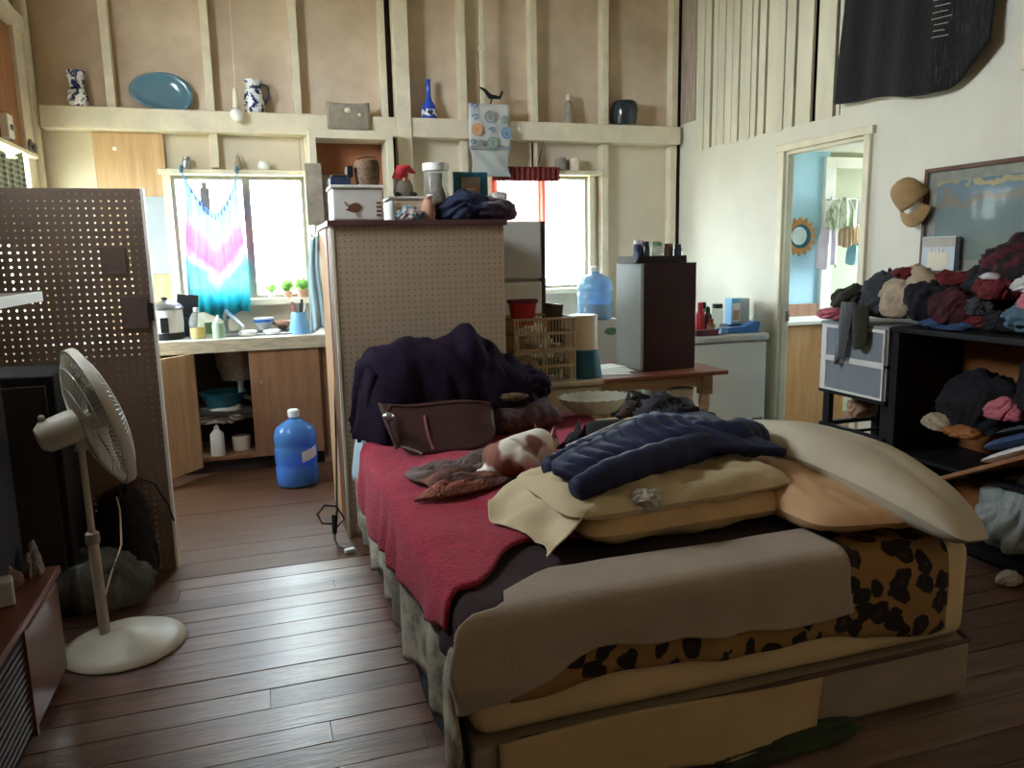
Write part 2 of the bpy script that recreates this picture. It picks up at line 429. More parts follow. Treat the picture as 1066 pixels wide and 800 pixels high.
bx(3.502, 3.512, 5.80, 6.03, 2.52, CEIL).build('glossy_strip', 'plastic_gloss', wall_right)
bx(3.495, 3.512, 6.045, 6.075, .0, CEIL).build('corner_gap', 'dark_gap', wall_right)
bx(3.495, 3.512, 2.3, 2.9, 2.27, 2.42).build('patch_board', 'stud_paint', wall_right)
# door casing (door_1) and jambs
d1 = struct(bx(3.485, 3.512, 4.615, 4.68, 0, 2.12).build('door_1', 'frame_cream', bevel=.004), 'open doorway with cream casing into the blue room')
bx(3.485, 3.512, 3.82, 3.87, 0, 2.12).build('casing', 'frame_cream', d1, bevel=.004)
bx(3.48, 3.512, 3.80, 4.70, 2.118, 2.165).build('casing', 'frame_cream', d1, bevel=.004)
bx(3.512, 3.565, 4.60, 4.626, 0, 2.12).build('jamb', 'frame_cream', d1, bevel=.002)
bx(3.512, 3.565, 3.864, 3.888, 0, 2.12).build('jamb', 'frame_cream', d1, bevel=.002)
bx(3.512, 3.565, 3.888, 4.60, 2.095, 2.121).build('jamb', 'frame_cream', d1, bevel=.002)
bx(3.54, 3.56, 4.585, 4.60, .95, 1.02).build('strike_plate', 'old_metal', d1)

# ---------------------------------------------------------------- ceiling and the wall behind
struct(bx(-1.5, 3.62, -1.7, 6.2, CEIL, CEIL+.08).build('ceiling', 'ceiling_paint'), 'high boarded ceiling')
struct(sheet_with_holes('w', None, -1.5, 3.62, -.1, CEIL+.1, [], -1.7, -1.6).build('wall_front', 'wall_cream'), 'plain wall behind the camera')

# ---------------------------------------------------------------- the blue room beyond the doorway
struct(bx(3.6, 4.66, 5.55, 5.62, 0, 2.4).build('wall_bedroom_back', 'blue_paint'), 'light blue wall seen through the doorway')
struct(bx(4.66, 6.1, 5.57, 5.62, 0, 2.4).build('wall_bedroom_green', 'sage_paint'), 'pale green wall panel behind hanging clothes')
t1 = struct(bx(4.60, 4.705, 5.52, 5.575, 0, 2.215).build('trim_1', 'white_paint', bevel=.003), 'white frame around the green panel')
bx(4.705, 5.9, 5.52, 5.575, 2.125, 2.215).build('head_trim', 'white_paint', t1, bevel=.003)
struct(bx(3.6, 6.1, 2.6, 5.62, 2.26, 2.32).build('ceiling_bedroom', 'white_paint'), 'white ceiling of the blue room')
BW_ADDED = (4.55, 5.35, 1.15, 2.1)  # unseen opening added to light the blue room
struct(wall_x(B(), 6.0, 6.1, [BW_ADDED], 2.6, 5.62, -.1, 2.4).build('wall_bedroom_right', 'blue_paint'), 'blue room outer wall')
struct(bx(3.6, 6.1, 2.5, 2.6, 0, 2.4).build('wall_bedroom_front', 'blue_paint'), 'blue room near wall')
# ================================================================ kitchen
mat('counter_top', '#cfcdc6', .3, .08, 5, spec=.5)
mat('counter_edge', '#b6aa92', .6, .2, 12, stretch=(1, 1, 4))
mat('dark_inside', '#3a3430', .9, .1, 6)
mat('steel', '#a8adb0', .3, .06, 10, metal=.9)
mat('black_plastic', '#17171a', .45, .1, 10)
mat('white_plastic', '#dcdcd8', .4, .04, 8)
mat('cream_plastic', '#d9cdb6', .45, .05, 8)
mat('navy_plastic', '#23324f', .5, .1, 8)
mat('red_plastic', '#b8303a', .45, .08, 8)
mat('teal_plastic', '#1f6172', .5, .08, 8)
mat('blue_plastic', '#3f74c0', .4, .06, 8)
mat('sky_plastic', '#7fb4dc', .4, .06, 8)
mat('green_plastic', '#5d8a5a', .45, .08, 8)
mat('yellow_soap', '#d9b13a', .25, .05, 8)
mat('glass_green_milk', '#a9c3a2', .2, .05, 8)
mat('brown_dark', '#4a3027', .6, .12, 10)
mat('paper_white', '#e8e8e4', .7, .03, 8)
mat('blue_white_china', '#e3e5e6', .2, 0, 26, col2='#27345f', lo=.49, hi=.53, detail=3)
mat('blue_glaze', '#587f90', .15, .12, 4, spec=.6)
mat('cobalt', '#2f55c4', .2, .15, 25, spec=.6)
mat('slate_glaze', '#2b3238', .18, .15, 9, spec=.6)
mat('stone_grey', '#948b7c', .6, .2, 14)
mat('leaf', '#6f9a4e', .5, .2, 14, transl=.35)
mat('terracotta', '#b58a72', .7, .1, 12)
glassy('clear_glass', '#eef2f0', .82, .05)
glassy('blue_bottle', '#6aa8ee', .55, .1)
glassy('pale_bottle', '#b5d8f0', .4, .12)
mat('water_blue', '#3a7fd0', .15, .06, 5)

kc = thing('kitchen_counter', 'sink counter with pale worn top and plywood cupboard doors under the window', 'counter', (-.2, 5.8, 0))
bx(-1.36, .92, 5.5, 6.1, .895, .935).build('worktop', 'counter_top', kc, bevel=.004)
bx(-1.36, .92, 5.482, 5.5, .845, .93).build('edge_board', 'counter_edge', kc, bevel=.003)
bx(-1.36, -.66, 5.54, 6.1, .0, .895).build('carcass', 'plywood_door', kc)
bx(.36, .92, 5.54, 6.1, .0, .895).build('carcass', 'plywood_door', kc)
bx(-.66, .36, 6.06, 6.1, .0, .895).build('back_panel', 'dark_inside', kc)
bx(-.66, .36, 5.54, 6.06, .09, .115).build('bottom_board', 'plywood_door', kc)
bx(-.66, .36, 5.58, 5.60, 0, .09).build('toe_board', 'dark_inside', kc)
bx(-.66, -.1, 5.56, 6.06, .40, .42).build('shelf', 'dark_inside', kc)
bx(-.49, -.45, 5.52, 5.54, .09, .86).build('stile', 'plywood_door', kc)
dr = bx(-.105, .36, 5.50, 5.522, .10, .848).build('door', 'plywood_door', kc, bevel=.003)
B().sph((-.03, 5.492, .62), .012, 8).build('knob', 'old_metal', dr, smooth=180)
Mh = TR((-.46, 5.51, 0), (0, 0, math.radians(-128)))
dl = B().box(0, .36, -.011, .011, .06, .845, Mh).build('door', 'plywood', kc, bevel=.003)
B().sph(tuple(Mh @ Vector((.33, .02, .45))), .012, 8).build('knob', 'old_metal', dl, smooth=180)
# sink and faucet
sk = thing('sink', 'steel sink with grey swing faucet below the window', 'sink', (-.05, 5.8, .93))
sb = B()
for a in ((-.32, .22, 5.60, 5.62), (-.32, .22, 5.96, 5.98), (-.32, -.30, 5.62, 5.96), (.20, .22, 5.62, 5.96)): sb.box(*a, .932, .948)
sb.box(-.30, .20, 5.62, 5.96, .936, .939)
sb.build('rim', 'steel', sk, bevel=.003)
fb = B().tube([(-.25, 5.88, .93), (-.25, 5.88, 1.07), (-.24, 5.85, 1.10), (-.18, 5.72, 1.045), (-.13, 5.62, .995)], .014, 10).build('spout', 'steel', sk, smooth=60)
B().cyl((-.25, 5.88, .93), (-.25, 5.88, .97), .03, .024).build('faucet_base', 'steel', sk, smooth=40)
B().lathe([(.0, .6), (.12, .62), (.15, .72), (.16, .89)], 20, (-.18, 5.78, 0)).build('bowl_underside', 'old_metal', sk, smooth=50)
B().tube([(-.18, 5.78, .62), (-.18, 5.78, .5), (-.12, 5.82, .46), (-.05, 5.9, .5), (-.05, 6.05, .5)], .02, 10).build('drain_pipe', 'white_plastic', sk, smooth=60)

def lt(name, label, cat, at, parts, group=None):
    "a small turned thing: parts are (name, profile, material)"
    t = thing(name, label, cat, at, 0, group)
    for nm, prof, m in parts: B().lathe(prof, 18, at).build(nm, m, t, smooth=40)
    return t
Z0 = .936
rc = lt('rice_cooker', 'white rice cooker with black base and steel lid at the counter end', 'cooker', (-.62, 5.68, Z0),
   [('base', [(.105, 0), (.115, .012), (.112, .045)], 'black_plastic'), ('body', [(.108, .045), (.112, .10), (.110, .20)], 'white_plastic'),
    ('lid', [(.116, .20), (.118, .212), (.10, .235), (.03, .262), (.0, .266)], 'steel'), ('lid_knob', [(.018, .262), (.022, .28), (.0, .286)], 'black_plastic')])
bx(-.645, -.595, 5.562, 5.575, Z0+.05, Z0+.15).build('switch_panel', 'black_plastic', rc, bevel=.004)
tag(B().obox((-.50, 5.86, Z0+.145), (.14, .02, .29), (0, .12, 0)).build('trivet', 'black_plastic', bevel=.004), 'dark square board propped behind the rice cooker', 'board')
lt('soap_bottle', 'clear bottle of yellow dish soap on the counter beside the cooker', 'bottle', (-.42, 5.6, Z0),
   [('soap', [(.046, .003), (.048, .06), (.046, .075)], 'yellow_soap'), ('bottle', [(.05, 0), (.053, .08), (.05, .13), (.03, .17), (.016, .185)], 'clear_glass'), ('cap', [(.017, .185), (.017, .21), (.0, .212)], 'white_plastic')])
lt('soap_jar', 'milky green pump jar in front of the sink', 'jar', (-.285, 5.56, Z0),
   [('jar', [(.04, 0), (.042, .08), (.036, .105), (.02, .115)], 'glass_green_milk'), ('cap', [(.022, .115), (.022, .13), (.008, .135), (.008, .155), (.0, .156)], 'white_plastic')])
lt('rice_bowl', 'blue banded white bowl by the sink', 'bowl', (.01, 5.86, Z0+.02),
   [('bowl', [(.03, 0), (.034, .01), (.065, .05), (.07, .085), (.064, .085), (.05, .04), (.0, .02)], 'white_plastic'), ('band', [(.0665, .055), (.0705, .055), (.0715, .075), (.068, .075), (.0665, .055)], 'blue_plastic')])
lt('brown_bowl', 'shallow brown bowl next to the banded bowl', 'bowl', (.14, 5.88, Z0+.02),
   [('bowl', [(.03, 0), (.034, .01), (.068, .03), (.075, .055), (.068, .055), (.05, .03), (.0, .015)], 'terracotta')])
t = lt('utensil_holder', 'tall fluted pale blue utensil holder at the counter right end', 'holder', (.25, 5.64, Z0),
   [('holder', [(.072, 0), (.074, .01), (.052, .15), (.048, .15), (.06, .02), (.0, .015)], 'sky_plastic')])
for k in range(5):
    a = k*1.3; B().tube([(.25+.02*math.cos(a), 5.64+.02*math.sin(a), Z0+.03), (.25+.05*math.cos(a), 5.64+.04*math.sin(a), Z0+.2+.01*k)], [.004, .009], 6).build('utensil', ['steel', 'black_plastic', 'red_plastic'][k % 3], t, smooth=60)
for i, (x, y_, h, m, nm) in enumerate([(-.53, 5.80, .13, 'navy_plastic', 'small dark jar behind the yellow soap'), (-.36, 5.92, .08, 'green_plastic', 'small green tin near the window corner'), (.06, 5.64, .03, 'white_plastic', 'low white saucer on the sink front edge'), (-.10, 5.62, .035, 'paper_white', 'folded white sponge at sink front')]):
    r_ = .04 if i < 2 else .06
    lathe_thing(['jar', 'tin', 'saucer', 'sponge_dish'][i], nm, ['jar', 'tin', 'saucer', 'dish'][i], [(r_*.9, 0), (r_, h*.2), (r_, h*.85), (r_*.8, h), (0, h)], m, (x, y_, Z0+.003))
# under the sink
lathe_thing('wash_basin', 'dark green basin on the shelf under the sink', 'basin', [(.10, 0), (.16, .11), (.165, .115), (.15, .115), (.09, .01), (0, .008)], 'teal_plastic', (-.30, 5.76, .422))
o = heap('floor_cloth', (-.30, 5.72, .375), (.20, .14, .055), mat('rag_grey', '#a7a196', .9, .12, 8), 3, .5, 1, flat=False); tag(o, 'grey rag hanging over the cupboard shelf under the sink', 'cloth')
lt('cleaner_bottle', 'white pump bottle standing inside the open cupboard', 'bottle', (-.355, 5.60, .116),
   [('bottle', [(.045, 0), (.047, .02), (.045, .15), (.02, .18)], 'white_plastic'), ('pump', [(.018, .18), (.018, .205), (.006, .21), (.006, .24), (.02, .245), (.0, .25)], 'white_plastic')])
lathe_thing('round_tub', 'small round pale tub inside the open cupboard', 'tub', [(.06, 0), (.065, .09), (.06, .1), (0, .1)], 'cream_plastic', (-.2, 5.72, .116))

# big blue water bottle on the kitchen floor
def water_bottle(at, label, body, liquid, lvl, cap):
    t = thing('water_bottle', label, 'bottle', at)
    prof = [(.10, 0), (.128, .01), (.135, .03), (.135, .13), (.128, .145), (.135, .16), (.135, .25), (.128, .265), (.135, .28), (.133, .34), (.115, .385), (.06, .42), (.034, .435), (.032, .47)]
    B().lathe(prof, 28, at).build('shell', body, t, smooth=50)
    pl = [(max(.0, r-.006), z+.004) for r, z in prof if z < lvl] ; pl.append((pl[-1][0], lvl)); pl.append((0, lvl))
    B().lathe(pl, 28, at).build('water', liquid, t, smooth=50)
    B().lathe([(.036, .45), (.038, .49), (.03, .498), (0, .5)], 20, at).build('cap', cap, t, smooth=40)
    return t
wb = water_bottle((.15, 5.07, 0.001), 'large blue water bottle on the kitchen floor by the cupboard', 'blue_bottle', 'water_blue', .15, 'white_plastic')
lab = B()
lab.grid(lambda u, v: (.15+.137*math.cos(-1.35+u*.9), 5.07+.137*math.sin(-1.35+u*.9), .17+.07*v+.03*u), 10, 2); lab.build('label', 'paper_white', wb, smooth=180)

# ---------------------------------------------------------------- sarong over the sink window (tie-dyed, backlit)
m, N, L, bs = nodes_of('tie_dye', .9)
tc = N.new('ShaderNodeTexCoord'); sp = N.new('ShaderNodeSeparateXYZ'); mpo = N.new('ShaderNodeMapping'); mpo.inputs['Location'].default_value = (.28, 0, -1.12); L.new(tc.outputs['Object'], mpo.inputs[0]); L.new(mpo.outputs[0], sp.inputs[0])
nz = N.new('ShaderNodeTexNoise'); nz.inputs['Scale'].default_value = 5; L.new(tc.outputs['Object'], nz.inputs[0])
ab = N.new('ShaderNodeMath'); ab.operation = 'ABSOLUTE'; L.new(sp.outputs['X'], ab.inputs[0])
m1 = N.new('ShaderNodeMath'); m1.operation = 'MULTIPLY_ADD'; m1.inputs[1].default_value = -1.25; L.new(ab.outputs[0], m1.inputs[0]); L.new(sp.outputs['Z'], m1.inputs[2])
m2 = N.new('ShaderNodeMath'); m2.operation = 'MULTIPLY_ADD'; m2.inputs[1].default_value = .16; L.new(nz.outputs['Fac'], m2.inputs[0]); L.new(m1.outputs[0], m2.inputs[2])
rp = N.new('ShaderNodeValToRGB'); L.new(m2.outputs[0], rp.inputs[0]); cr = rp.color_ramp
for p, c in ((.0, '#1f8f9c'), (.18, '#2b9fc0'), (.32, '#d3417f'), (.44, '#c25aa0'), (.56, '#7f8fd8'), (.72, '#8aa7dc'), (.95, '#2f9a9a')):
    e = cr.elements.new(p); e.color = (*lin(c), 1)
cr.elements.remove(cr.elements[0]); cr.elements.remove(cr.elements[-1])
L.new(rp.outputs[0], bs.inputs['Base Color'])
tl = N.new('ShaderNodeBsdfTranslucent'); L.new(rp.outputs[0], tl.inputs[0]); mx = N.new('ShaderNodeMixShader'); mx.inputs[0].default_value = .55
L.new(bs.outputs[0], mx.inputs[1]); L.new(tl.outputs[0], mx.inputs[2])
lp_t = N.new('ShaderNodeBsdfTransparent'); mx2 = N.new('ShaderNodeMixShader'); mx2.inputs[0].default_value = .12
L.new(mx.outputs[0], mx2.inputs[1]); L.new(lp_t.outputs[0], mx2.inputs[2]); L.new(mx2.outputs[0], N['Material Output'].inputs[0])
def sarong(u, v):
    a = 2*u-1
    top = 2.075 - .285*(1-abs(a)**1.6)**1.0
    bot = 1.06 + .03*math.sin(u*9)
    z = top + (bot-top)*v
    wd = .5*(.86+.14*v)
    x = -.285 + .005 + wd*.42*a + .012*math.sin(v*7+u*3)
    yv = 5.985 - .012*math.sin(u*42 + 2*v) - .02*v + .012*math.sin(u*17)
    return (x, yv, z)
sg = thing('sarong', 'pink and turquoise tie-dyed sarong hung across the sink window', 'cloth', (-.28, 5.985, 1.06))
cloth('fabric', sarong, 70, 40, 'tie_dye', sg, .002)
for x in (-.465, -.10): heap('knot', (x, 5.98, 2.09), (.012, .012, .028), 'tie_dye', 2, .4, 1, flat=False, parent=sg, lvl=3)
fr = B()
for k in range(13):
    u = .12+.76*k/12; p = sarong(u, 0); fr.tube([p, (p[0], p[1]-.004, p[2]-.03), (p[0]+.004, p[1]-.004, p[2]-.045)], [.003, .005, .007], 6)
fr.build('tassels', 'teal_plastic', sg, smooth=60)
# things on the window heads
ZH = 2.097
for i, (x, h, r_, m, nm, cat, lb) in enumerate([(-.43, .085, .03, 'steel', 'small_jar', 'jar', 'small lidded jar on the head of the sink window'), (.09, .06, .045, 'paper_white', 'teacup', 'cup', 'white cup with blue motif above the sink window')]):
    lathe_thing(nm, lb, cat, [(r_*.7, 0), (r_, h*.3), (r_, h*.7), (r_*.8, h*.75), (r_*.82, h), (0, h)], m, (x, 6.05, ZH))
lt('bird_ornament', 'tiny pale bird-shaped ornament on the sink window head', 'ornament', (-.085, 6.05, ZH), [('body', [(.02, 0), (.03, .03), (.02, .06), (.012, .075), (.018, .09), (.0, .105)], 'stone_grey'), ('crest', [(.006, .1), (.0, .125)], 'old_metal')])
for i, x in enumerate((2.41, 2.535)):
    lt('mug', ['pale grey mug, left of two above the red-curtained window', 'cream mug, right of two above the red-curtained window'][i], 'mug', (x, 6.05, 2.127), [('cup', [(.042, 0), (.046, .01), (.046, .1), (.041, .1), (.04, .01), (0, .008)], ['stone_grey', 'cream_plastic'][i])], 'mugs above the second window')
wr = thing('wire_stand', 'thin black wire stand leaning above the red curtain', 'stand', (2.2, 6.04, 2.127))
B().tube([(2.17, 6.05, 2.127), (2.17, 6.05, 2.33), (2.26, 6.04, 2.36), (2.22, 6.05, 2.20), (2.19, 6.05, 2.127)], .004, 6).build('wire', 'black_plastic', wr, smooth=60)
bx(2.155, 2.172, 6.04, 6.06, 2.127, 2.34).build('upright', 'black_plastic', wr)
tg = thing('hanging_tag', 'small pale bottle-shaped tag hanging in the sink window', 'tag', (-.335, 6.04, 1.78))
bx(-.36, -.295, 6.035, 6.05, 1.80, 1.97).build('plate', 'stone_grey', tg, bevel=.01)
bx(-.345, -.31, 6.038, 6.047, 1.97, 2.01).build('neck', 'stone_grey', tg)
# pots and leaves on the sill
def pot(name, x, h, r_, label, leaves, m='terracotta', seed=1):
    t = thing(name, label, 'plant', (x, 6.05, 1.171)); rr = random.Random(seed)
    B().lathe([(r_*.75, 0), (r_, h), (r_*.9, h), (0, h*.85)], 14, (x, 6.05, 1.171)).build('pot', m, t, smooth=40)
    for k in range(leaves):
        a = rr.uniform(0, 2*PI); l = rr.uniform(.05, .13); e = rr.uniform(.5, 1.3)
        base = Vector((x, 6.05, 1.171+h*.85)); d = Vector((math.cos(a)*math.cos(e), math.sin(a)*math.cos(e)*.4, math.sin(e)))
        s_ = d.cross(Vector((0, 1, .2))).normalized()*l*.22; tip = base+d*l; mid = base+d*l*.55
        B().add([base, mid+s_, tip, mid-s_, mid+Vector((0, -.006, .004))], [(0, 1, 4), (1, 2, 4), (2, 3, 4), (3, 0, 4)]).build('leaf', 'leaf', t, smooth=180)
pot('potted_plant', .31, .06, .045, 'leafy plant in a small pot on the right of the sink window sill', 14, seed=3)
pot('potted_plant', .20, .05, .035, 'tiny sprouting plant second from right on the sink sill', 9, seed=5)
pot('seedling_cup', .08, .045, .03, 'seedling in a pale cup on the sink sill', 6, 'white_plastic', 8)
# shrub outside the sink window
shr = thing('garden_shrub', 'green shrub growing outside the sink window', 'shrub', (.45, 7.6, -.5))
B().tube([(.45, 7.6, -.5), (.44, 7.6, .4), (.48, 7.6, 1.4)], [.03, .02, .01], 6).build('stem', 'brown_dark', shr)
lf = B(); rr = random.Random(4)
for k in range(260):
    p = Vector((.42+rr.gauss(0, .12), 7.6+rr.gauss(0, .12), 1.18+rr.gauss(0, .2))); a = rr.uniform(0, 6.28); d = Vector((math.cos(a), math.sin(a), rr.uniform(-.4, .6)))*.06; s_ = d.cross(Vector((0, .3, 1))).normalized()*.02
    lf.add([p, p+d*.5+s_, p+d, p+d*.5-s_], [(0, 1, 2, 3)])
tag(lf.build('foliage', 'leaf', shr), kind='stuff')

# ---------------------------------------------------------------- ornaments on the ledge
LZ = 2.4905; LY = 6.045
lt('china_vase', 'blue and white china vase with waisted neck on the ledge', 'vase', (-1.07, 6.03, LZ), [('vase', [(.045, 0), (.06, .015), (.066, .06), (.058, .1), (.04, .125), (.05, .16), (.056, .2), (.058, .23), (.05, .23), (.04, .17), (0, .15)], 'blue_white_china')])
pl = thing('platter', 'large glossy blue leaf-shaped platter leaning on the ledge', 'platter', (-.55, 6.05, LZ))
poly = []
for k in range(28):
    a = 2*PI*k/28; r_ = 1 + .10*math.cos(2*a+.6) - .05*math.cos(3*a)
    poly.append((.185*r_*math.cos(a), .145*r_*math.sin(a)))
def dish(sc, dy): return [(x*sc, dy, z*sc) for x, z in poly]
pbm = B(); rings = [(1.0, -.02), (.82, .006), (.5, .018), (.2, .02)]
vs = []; fs = []
for sc, dy in rings: vs += dish(sc, dy)
vs.append((0, .02, 0)); n = 28
for q in range(3): fs += [(q*n+k, q*n+(k+1) % n, (q+1)*n+(k+1) % n, (q+1)*n+k) for k in range(n)]
fs += [(3*n+k, 3*n+(k+1) % n, 4*n) for k in range(n)]
pbm.add(vs, fs, TR((-.545, 6.055, LZ+.118), (-.12, 0, 0)))
pbm.build('dish', 'blue_glaze', pl, smooth=180, solid=.008)
lt('china_pitcher', 'blue and white china pitcher with flared lip on the ledge', 'pitcher', (.055, 6.03, LZ), [('body', [(.065, 0), (.07, .02), (.072, .09), (.066, .14), (.05, .165), (.055, .2), (.066, .225), (.058, .222), (.045, .17), (0, .15)], 'blue_white_china')])
P_ = bpy.data.objects['china_pitcher']
B().tube([(.12, 6.03, LZ+.2), (.155, 6.03, LZ+.185), (.16, 6.03, LZ+.12), (.122, 6.03, LZ+.06)], .008, 8).build('handle', 'navy_plastic', P_, smooth=60)
slab = thing('slate_plaque', 'grey carved plaque hanging over the ledge edge above the open cabinet', 'plaque', (.70, 5.965, 2.375))
b = B(); b.grid(lambda u, v: (.55+.31*u, 5.955-.004*math.sin(u*9)*math.cos(v*5), 2.378+.19*v+.012*(2*u-1)**2), 14, 8); b.build('plate', 'stone_grey', slab, smooth=180, solid=.02)
for p_ in ((.70, 2.52, .025), (.79, 2.49, .018)): B().sph((p_[0], 5.943, p_[1]), (p_[2], .012, p_[2]*.8), 8).build('boss', 'cream_plastic', slab, smooth=180)
lt('cobalt_bottle', 'slim cobalt blue long-necked bottle on the ledge', 'bottle', (1.325, 6.03, LZ), [('bottle', [(.045, 0), (.056, .012), (.058, .06), (.05, .1), (.024, .14), (.018, .17), (.018, .28), (.024, .29), (0, .291)], 'cobalt'), ('label_band', [(.0575, .02), (.0592, .03), (.0592, .06), (.057, .07)], 'blue_white_china')])
lt('figurine', 'small pale standing figurine on the ledge', 'figurine', (2.48, 6.04, LZ), [('robe', [(.04, 0), (.042, .02), (.03, .12), (.035, .16), (.015, .185)], 'stone_grey'), ('head', [(.0, .18), (.02, .19), (.024, .21), (.018, .23), (0, .24)], 'cream_plastic')])
lt('dark_vase', 'squat dark glazed vase at the right end of the ledge', 'vase', (2.975, 6.03, LZ), [('vase', [(.07, 0), (.09, .01), (.105, .06), (.112, .14), (.10, .185), (.08, .2), (.06, .2), (.07, .17), (0, .1)], 'slate_glaze')])
# bare bulb on a cord
bl = thing('hanging_bulb', 'bare white light bulb hanging from a long cord', 'bulb', (-.07, 5.9, 2.43))
B().tube([(-.05, 5.9, CEIL), (-.06, 5.9, 3.1), (-.065, 5.9, 2.62)], .004, 6).build('cord', 'cream_plastic', bl)
B().lathe([(.012, .21), (.016, .19), (.02, .14), (.022, .10), (.022, .08)], 14, (-.068, 5.9, 2.42)).build('socket', 'cream_plastic', bl, smooth=40)
B().sph((-.068, 5.9, 2.455), .045, 12).build('globe', 'paper_white', bl, smooth=180)
# conduit and the hanging printed plastic package
cd = thing('conduit', 'thin white conduit running down the studs', 'conduit', (1.73, 5.95, 2.1))
B().box(1.715, 1.745, 5.93, 5.955, 2.1, CEIL).build('rail', 'frame_cream', cd, bevel=.003)
bx(1.708, 1.752, 5.927, 5.975, 3.0, 3.03).build('clip', 'frame_cream', cd); bx(1.708, 1.752, 5.927, 5.975, 2.3, 2.33).build('clip', 'frame_cream', cd)
pk = thing('plastic_package', 'clear plastic package printed with coloured discs hanging from a black clip', 'package', (1.76, 5.8, 2.02))
glassy('clear_film', '#dfe5e6', .55, .12)
mat('print_grey', '#c3c6c4', .5, .04, 8); mat('disc_grey', '#8a9092', .5, .06, 20); mat('disc_orange', '#d99a6a', .5, .1, 20); mat('disc_blue', '#6d8cb0', .5, .08, 20); mat('disc_green', '#7f9488', .5, .08, 20); mat('ink_blue', '#5d7fa8', .5)
def sheetw(z0, z1, nm, m, bow):
    b = B(); b.grid(lambda u, v: (1.605+.33*u + bow*(v*(1-v))*(.5-u)*.5, 5.80-.012*math.sin(PI*u)*math.sin(PI*v)-.004*math.sin(u*13+v*9), z0+(z1-z0)*v), 14, 10); return b.build(nm, m, pk, smooth=180, solid=.003)
sheetw(2.27, 2.60, 'printed_film', 'print_grey', 0); sheetw(2.06, 2.27, 'clear_pouch', 'clear_film', .35)
RY = Matrix.Rotation(PI/2, 4, 'X')
for x, z, r_, mm in ((1.77, 2.50, .047, 'disc_grey'), (1.885, 2.485, .03, 'disc_green'), (1.665, 2.405, .046, 'disc_orange'), (1.90, 2.385, .045, 'disc_blue'), (1.69, 2.31, .023, 'disc_green'), (1.785, 2.31, .046, 'disc_green')):
    B().lathe([(0, 0), (r_, 0), (r_, .004), (0, .004)], 22, (x, 5.774, z), RY).build('disc', mm, pk)
    B().lathe([(r_*.55, .0045), (r_*.62, .0045), (r_*.62, .006), (r_*.55, .006), (r_*.55, .0045)], 22, (x, 5.774, z), RY).build('ring', 'print_grey', pk)
for x, z in ((1.65, 2.575), (1.655, 2.495), (1.785, 2.405), (1.635, 2.31)):
    B().tube([(x-.03, 5.772, z+.005), (x-.01, 5.772, z+.02), (x+.012, 5.772, z+.018), (x+.02, 5.772, z), (x+.005, 5.772, z-.012), (x-.008, 5.772, z-.003), (x-.006, 5.772, z-.022)], .005, 6).build('squiggle', 'ink_blue', pk)
bx(1.605, 1.935, 5.778, 5.79, 2.262, 2.285).build('band', 'disc_grey', pk)
cl = B().tube([(1.70, 5.8, 2.72), (1.74, 5.8, 2.70), (1.78, 5.8, 2.655), (1.86, 5.8, 2.65), (1.88, 5.8, 2.70)], [.006, .012, .02, .012, .008], 8); cl.build('clip', 'black_plastic', pk, smooth=60)
B().tube([(1.80, 5.8, 2.65), (1.78, 5.8, 2.6)], .006, 6).build('hook', 'black_plastic', pk)
pk.location.y += .115
# open wall cabinet with brown inside
wc = thing('wall_cabinet', 'white framed open wall cabinet with orange-brown inside', 'cabinet', (.7, 5.95, 1.3))
mat('cab_brown', '#97603f', .6, .15, 6)
for a in ((.40, .45, 5.80, 6.1, 1.3, 2.30), (.95, 1.0, 5.80, 6.1, 1.3, 2.30)): bx(*a).build('side', 'frame_cream', wc, bevel=.004)
bx(.40, 1.0, 5.80, 6.1, 2.30, 2.36).build('top', 'frame_cream', wc, bevel=.004); bx(.45, .95, 5.80, 6.1, 1.3, 1.33).build('bottom', 'frame_cream', wc)
bx(.45, .95, 6.06, 6.09, 1.33, 2.30).build('back', 'cab_brown', wc); bx(.45, .95, 5.9, 6.06, 1.82, 1.84).build('shelf', 'frame_cream', wc)
bx(.985, .999, 5.785, 5.80, 1.95, 2.03).build('hinge', 'old_metal', wc)
for x, w_, h, mm, nm, lb in ((.52, .10, .22, 'stone_grey', 'carton', 'grey carton on the shelf inside the open wall cabinet'), (.66, .13, .14, 'black_plastic', 'tin_box', 'dark tin inside the open wall cabinet')):
    tag(bx(x-w_/2, x+w_/2, 5.92, 6.04, 1.841, 1.841+h).build(nm, mm, bevel=.006), lb, 'box')
# red curtain at the second window
m, N, L, bs = nodes_of('red_sheer', .9)
tc = N.new('ShaderNodeTexCoord'); wv = N.new('ShaderNodeTexWave'); wv.bands_direction = 'X'; wv.inputs['Scale'].default_value = 9; wv.inputs['Distortion'].default_value = 3; wv.inputs['Detail'].default_value = 2
mp = N.new('ShaderNodeMapping'); mp.inputs['Scale'].default_value = (1, 1, .12); L.new(tc.outputs['Object'], mp.inputs[0]); L.new(mp.outputs[0], wv.inputs[0])
rp = N.new('ShaderNodeValToRGB'); rp.color_ramp.elements[0].color = (*lin('#a83a34'), 1); rp.color_ramp.elements[1].color = (*lin('#e79a8a'), 1); L.new(wv.outputs['Fac'], rp.inputs[0]); L.new(rp.outputs[0], bs.inputs['Base Color'])
tl = N.new('ShaderNodeBsdfTranslucent'); L.new(rp.outputs[0], tl.inputs[0]); mx = N.new('ShaderNodeMixShader'); mx.inputs[0].default_value = .6; L.new(bs.outputs[0], mx.inputs[1]); L.new(tl.outputs[0], mx.inputs[2])
tpn = N.new('ShaderNodeBsdfTransparent'); mx2 = N.new('ShaderNodeMixShader'); mx2.inputs[0].default_value = .25; L.new(mx.outputs[0], mx2.inputs[1]); L.new(tpn.outputs[0], mx2.inputs[2]); L.new(mx2.outputs[0], N['Material Output'].inputs[0])
rcu = thing('red_curtain', 'sheer red curtain across the left of the second window', 'curtain', (2.1, 6.0, 1.6))
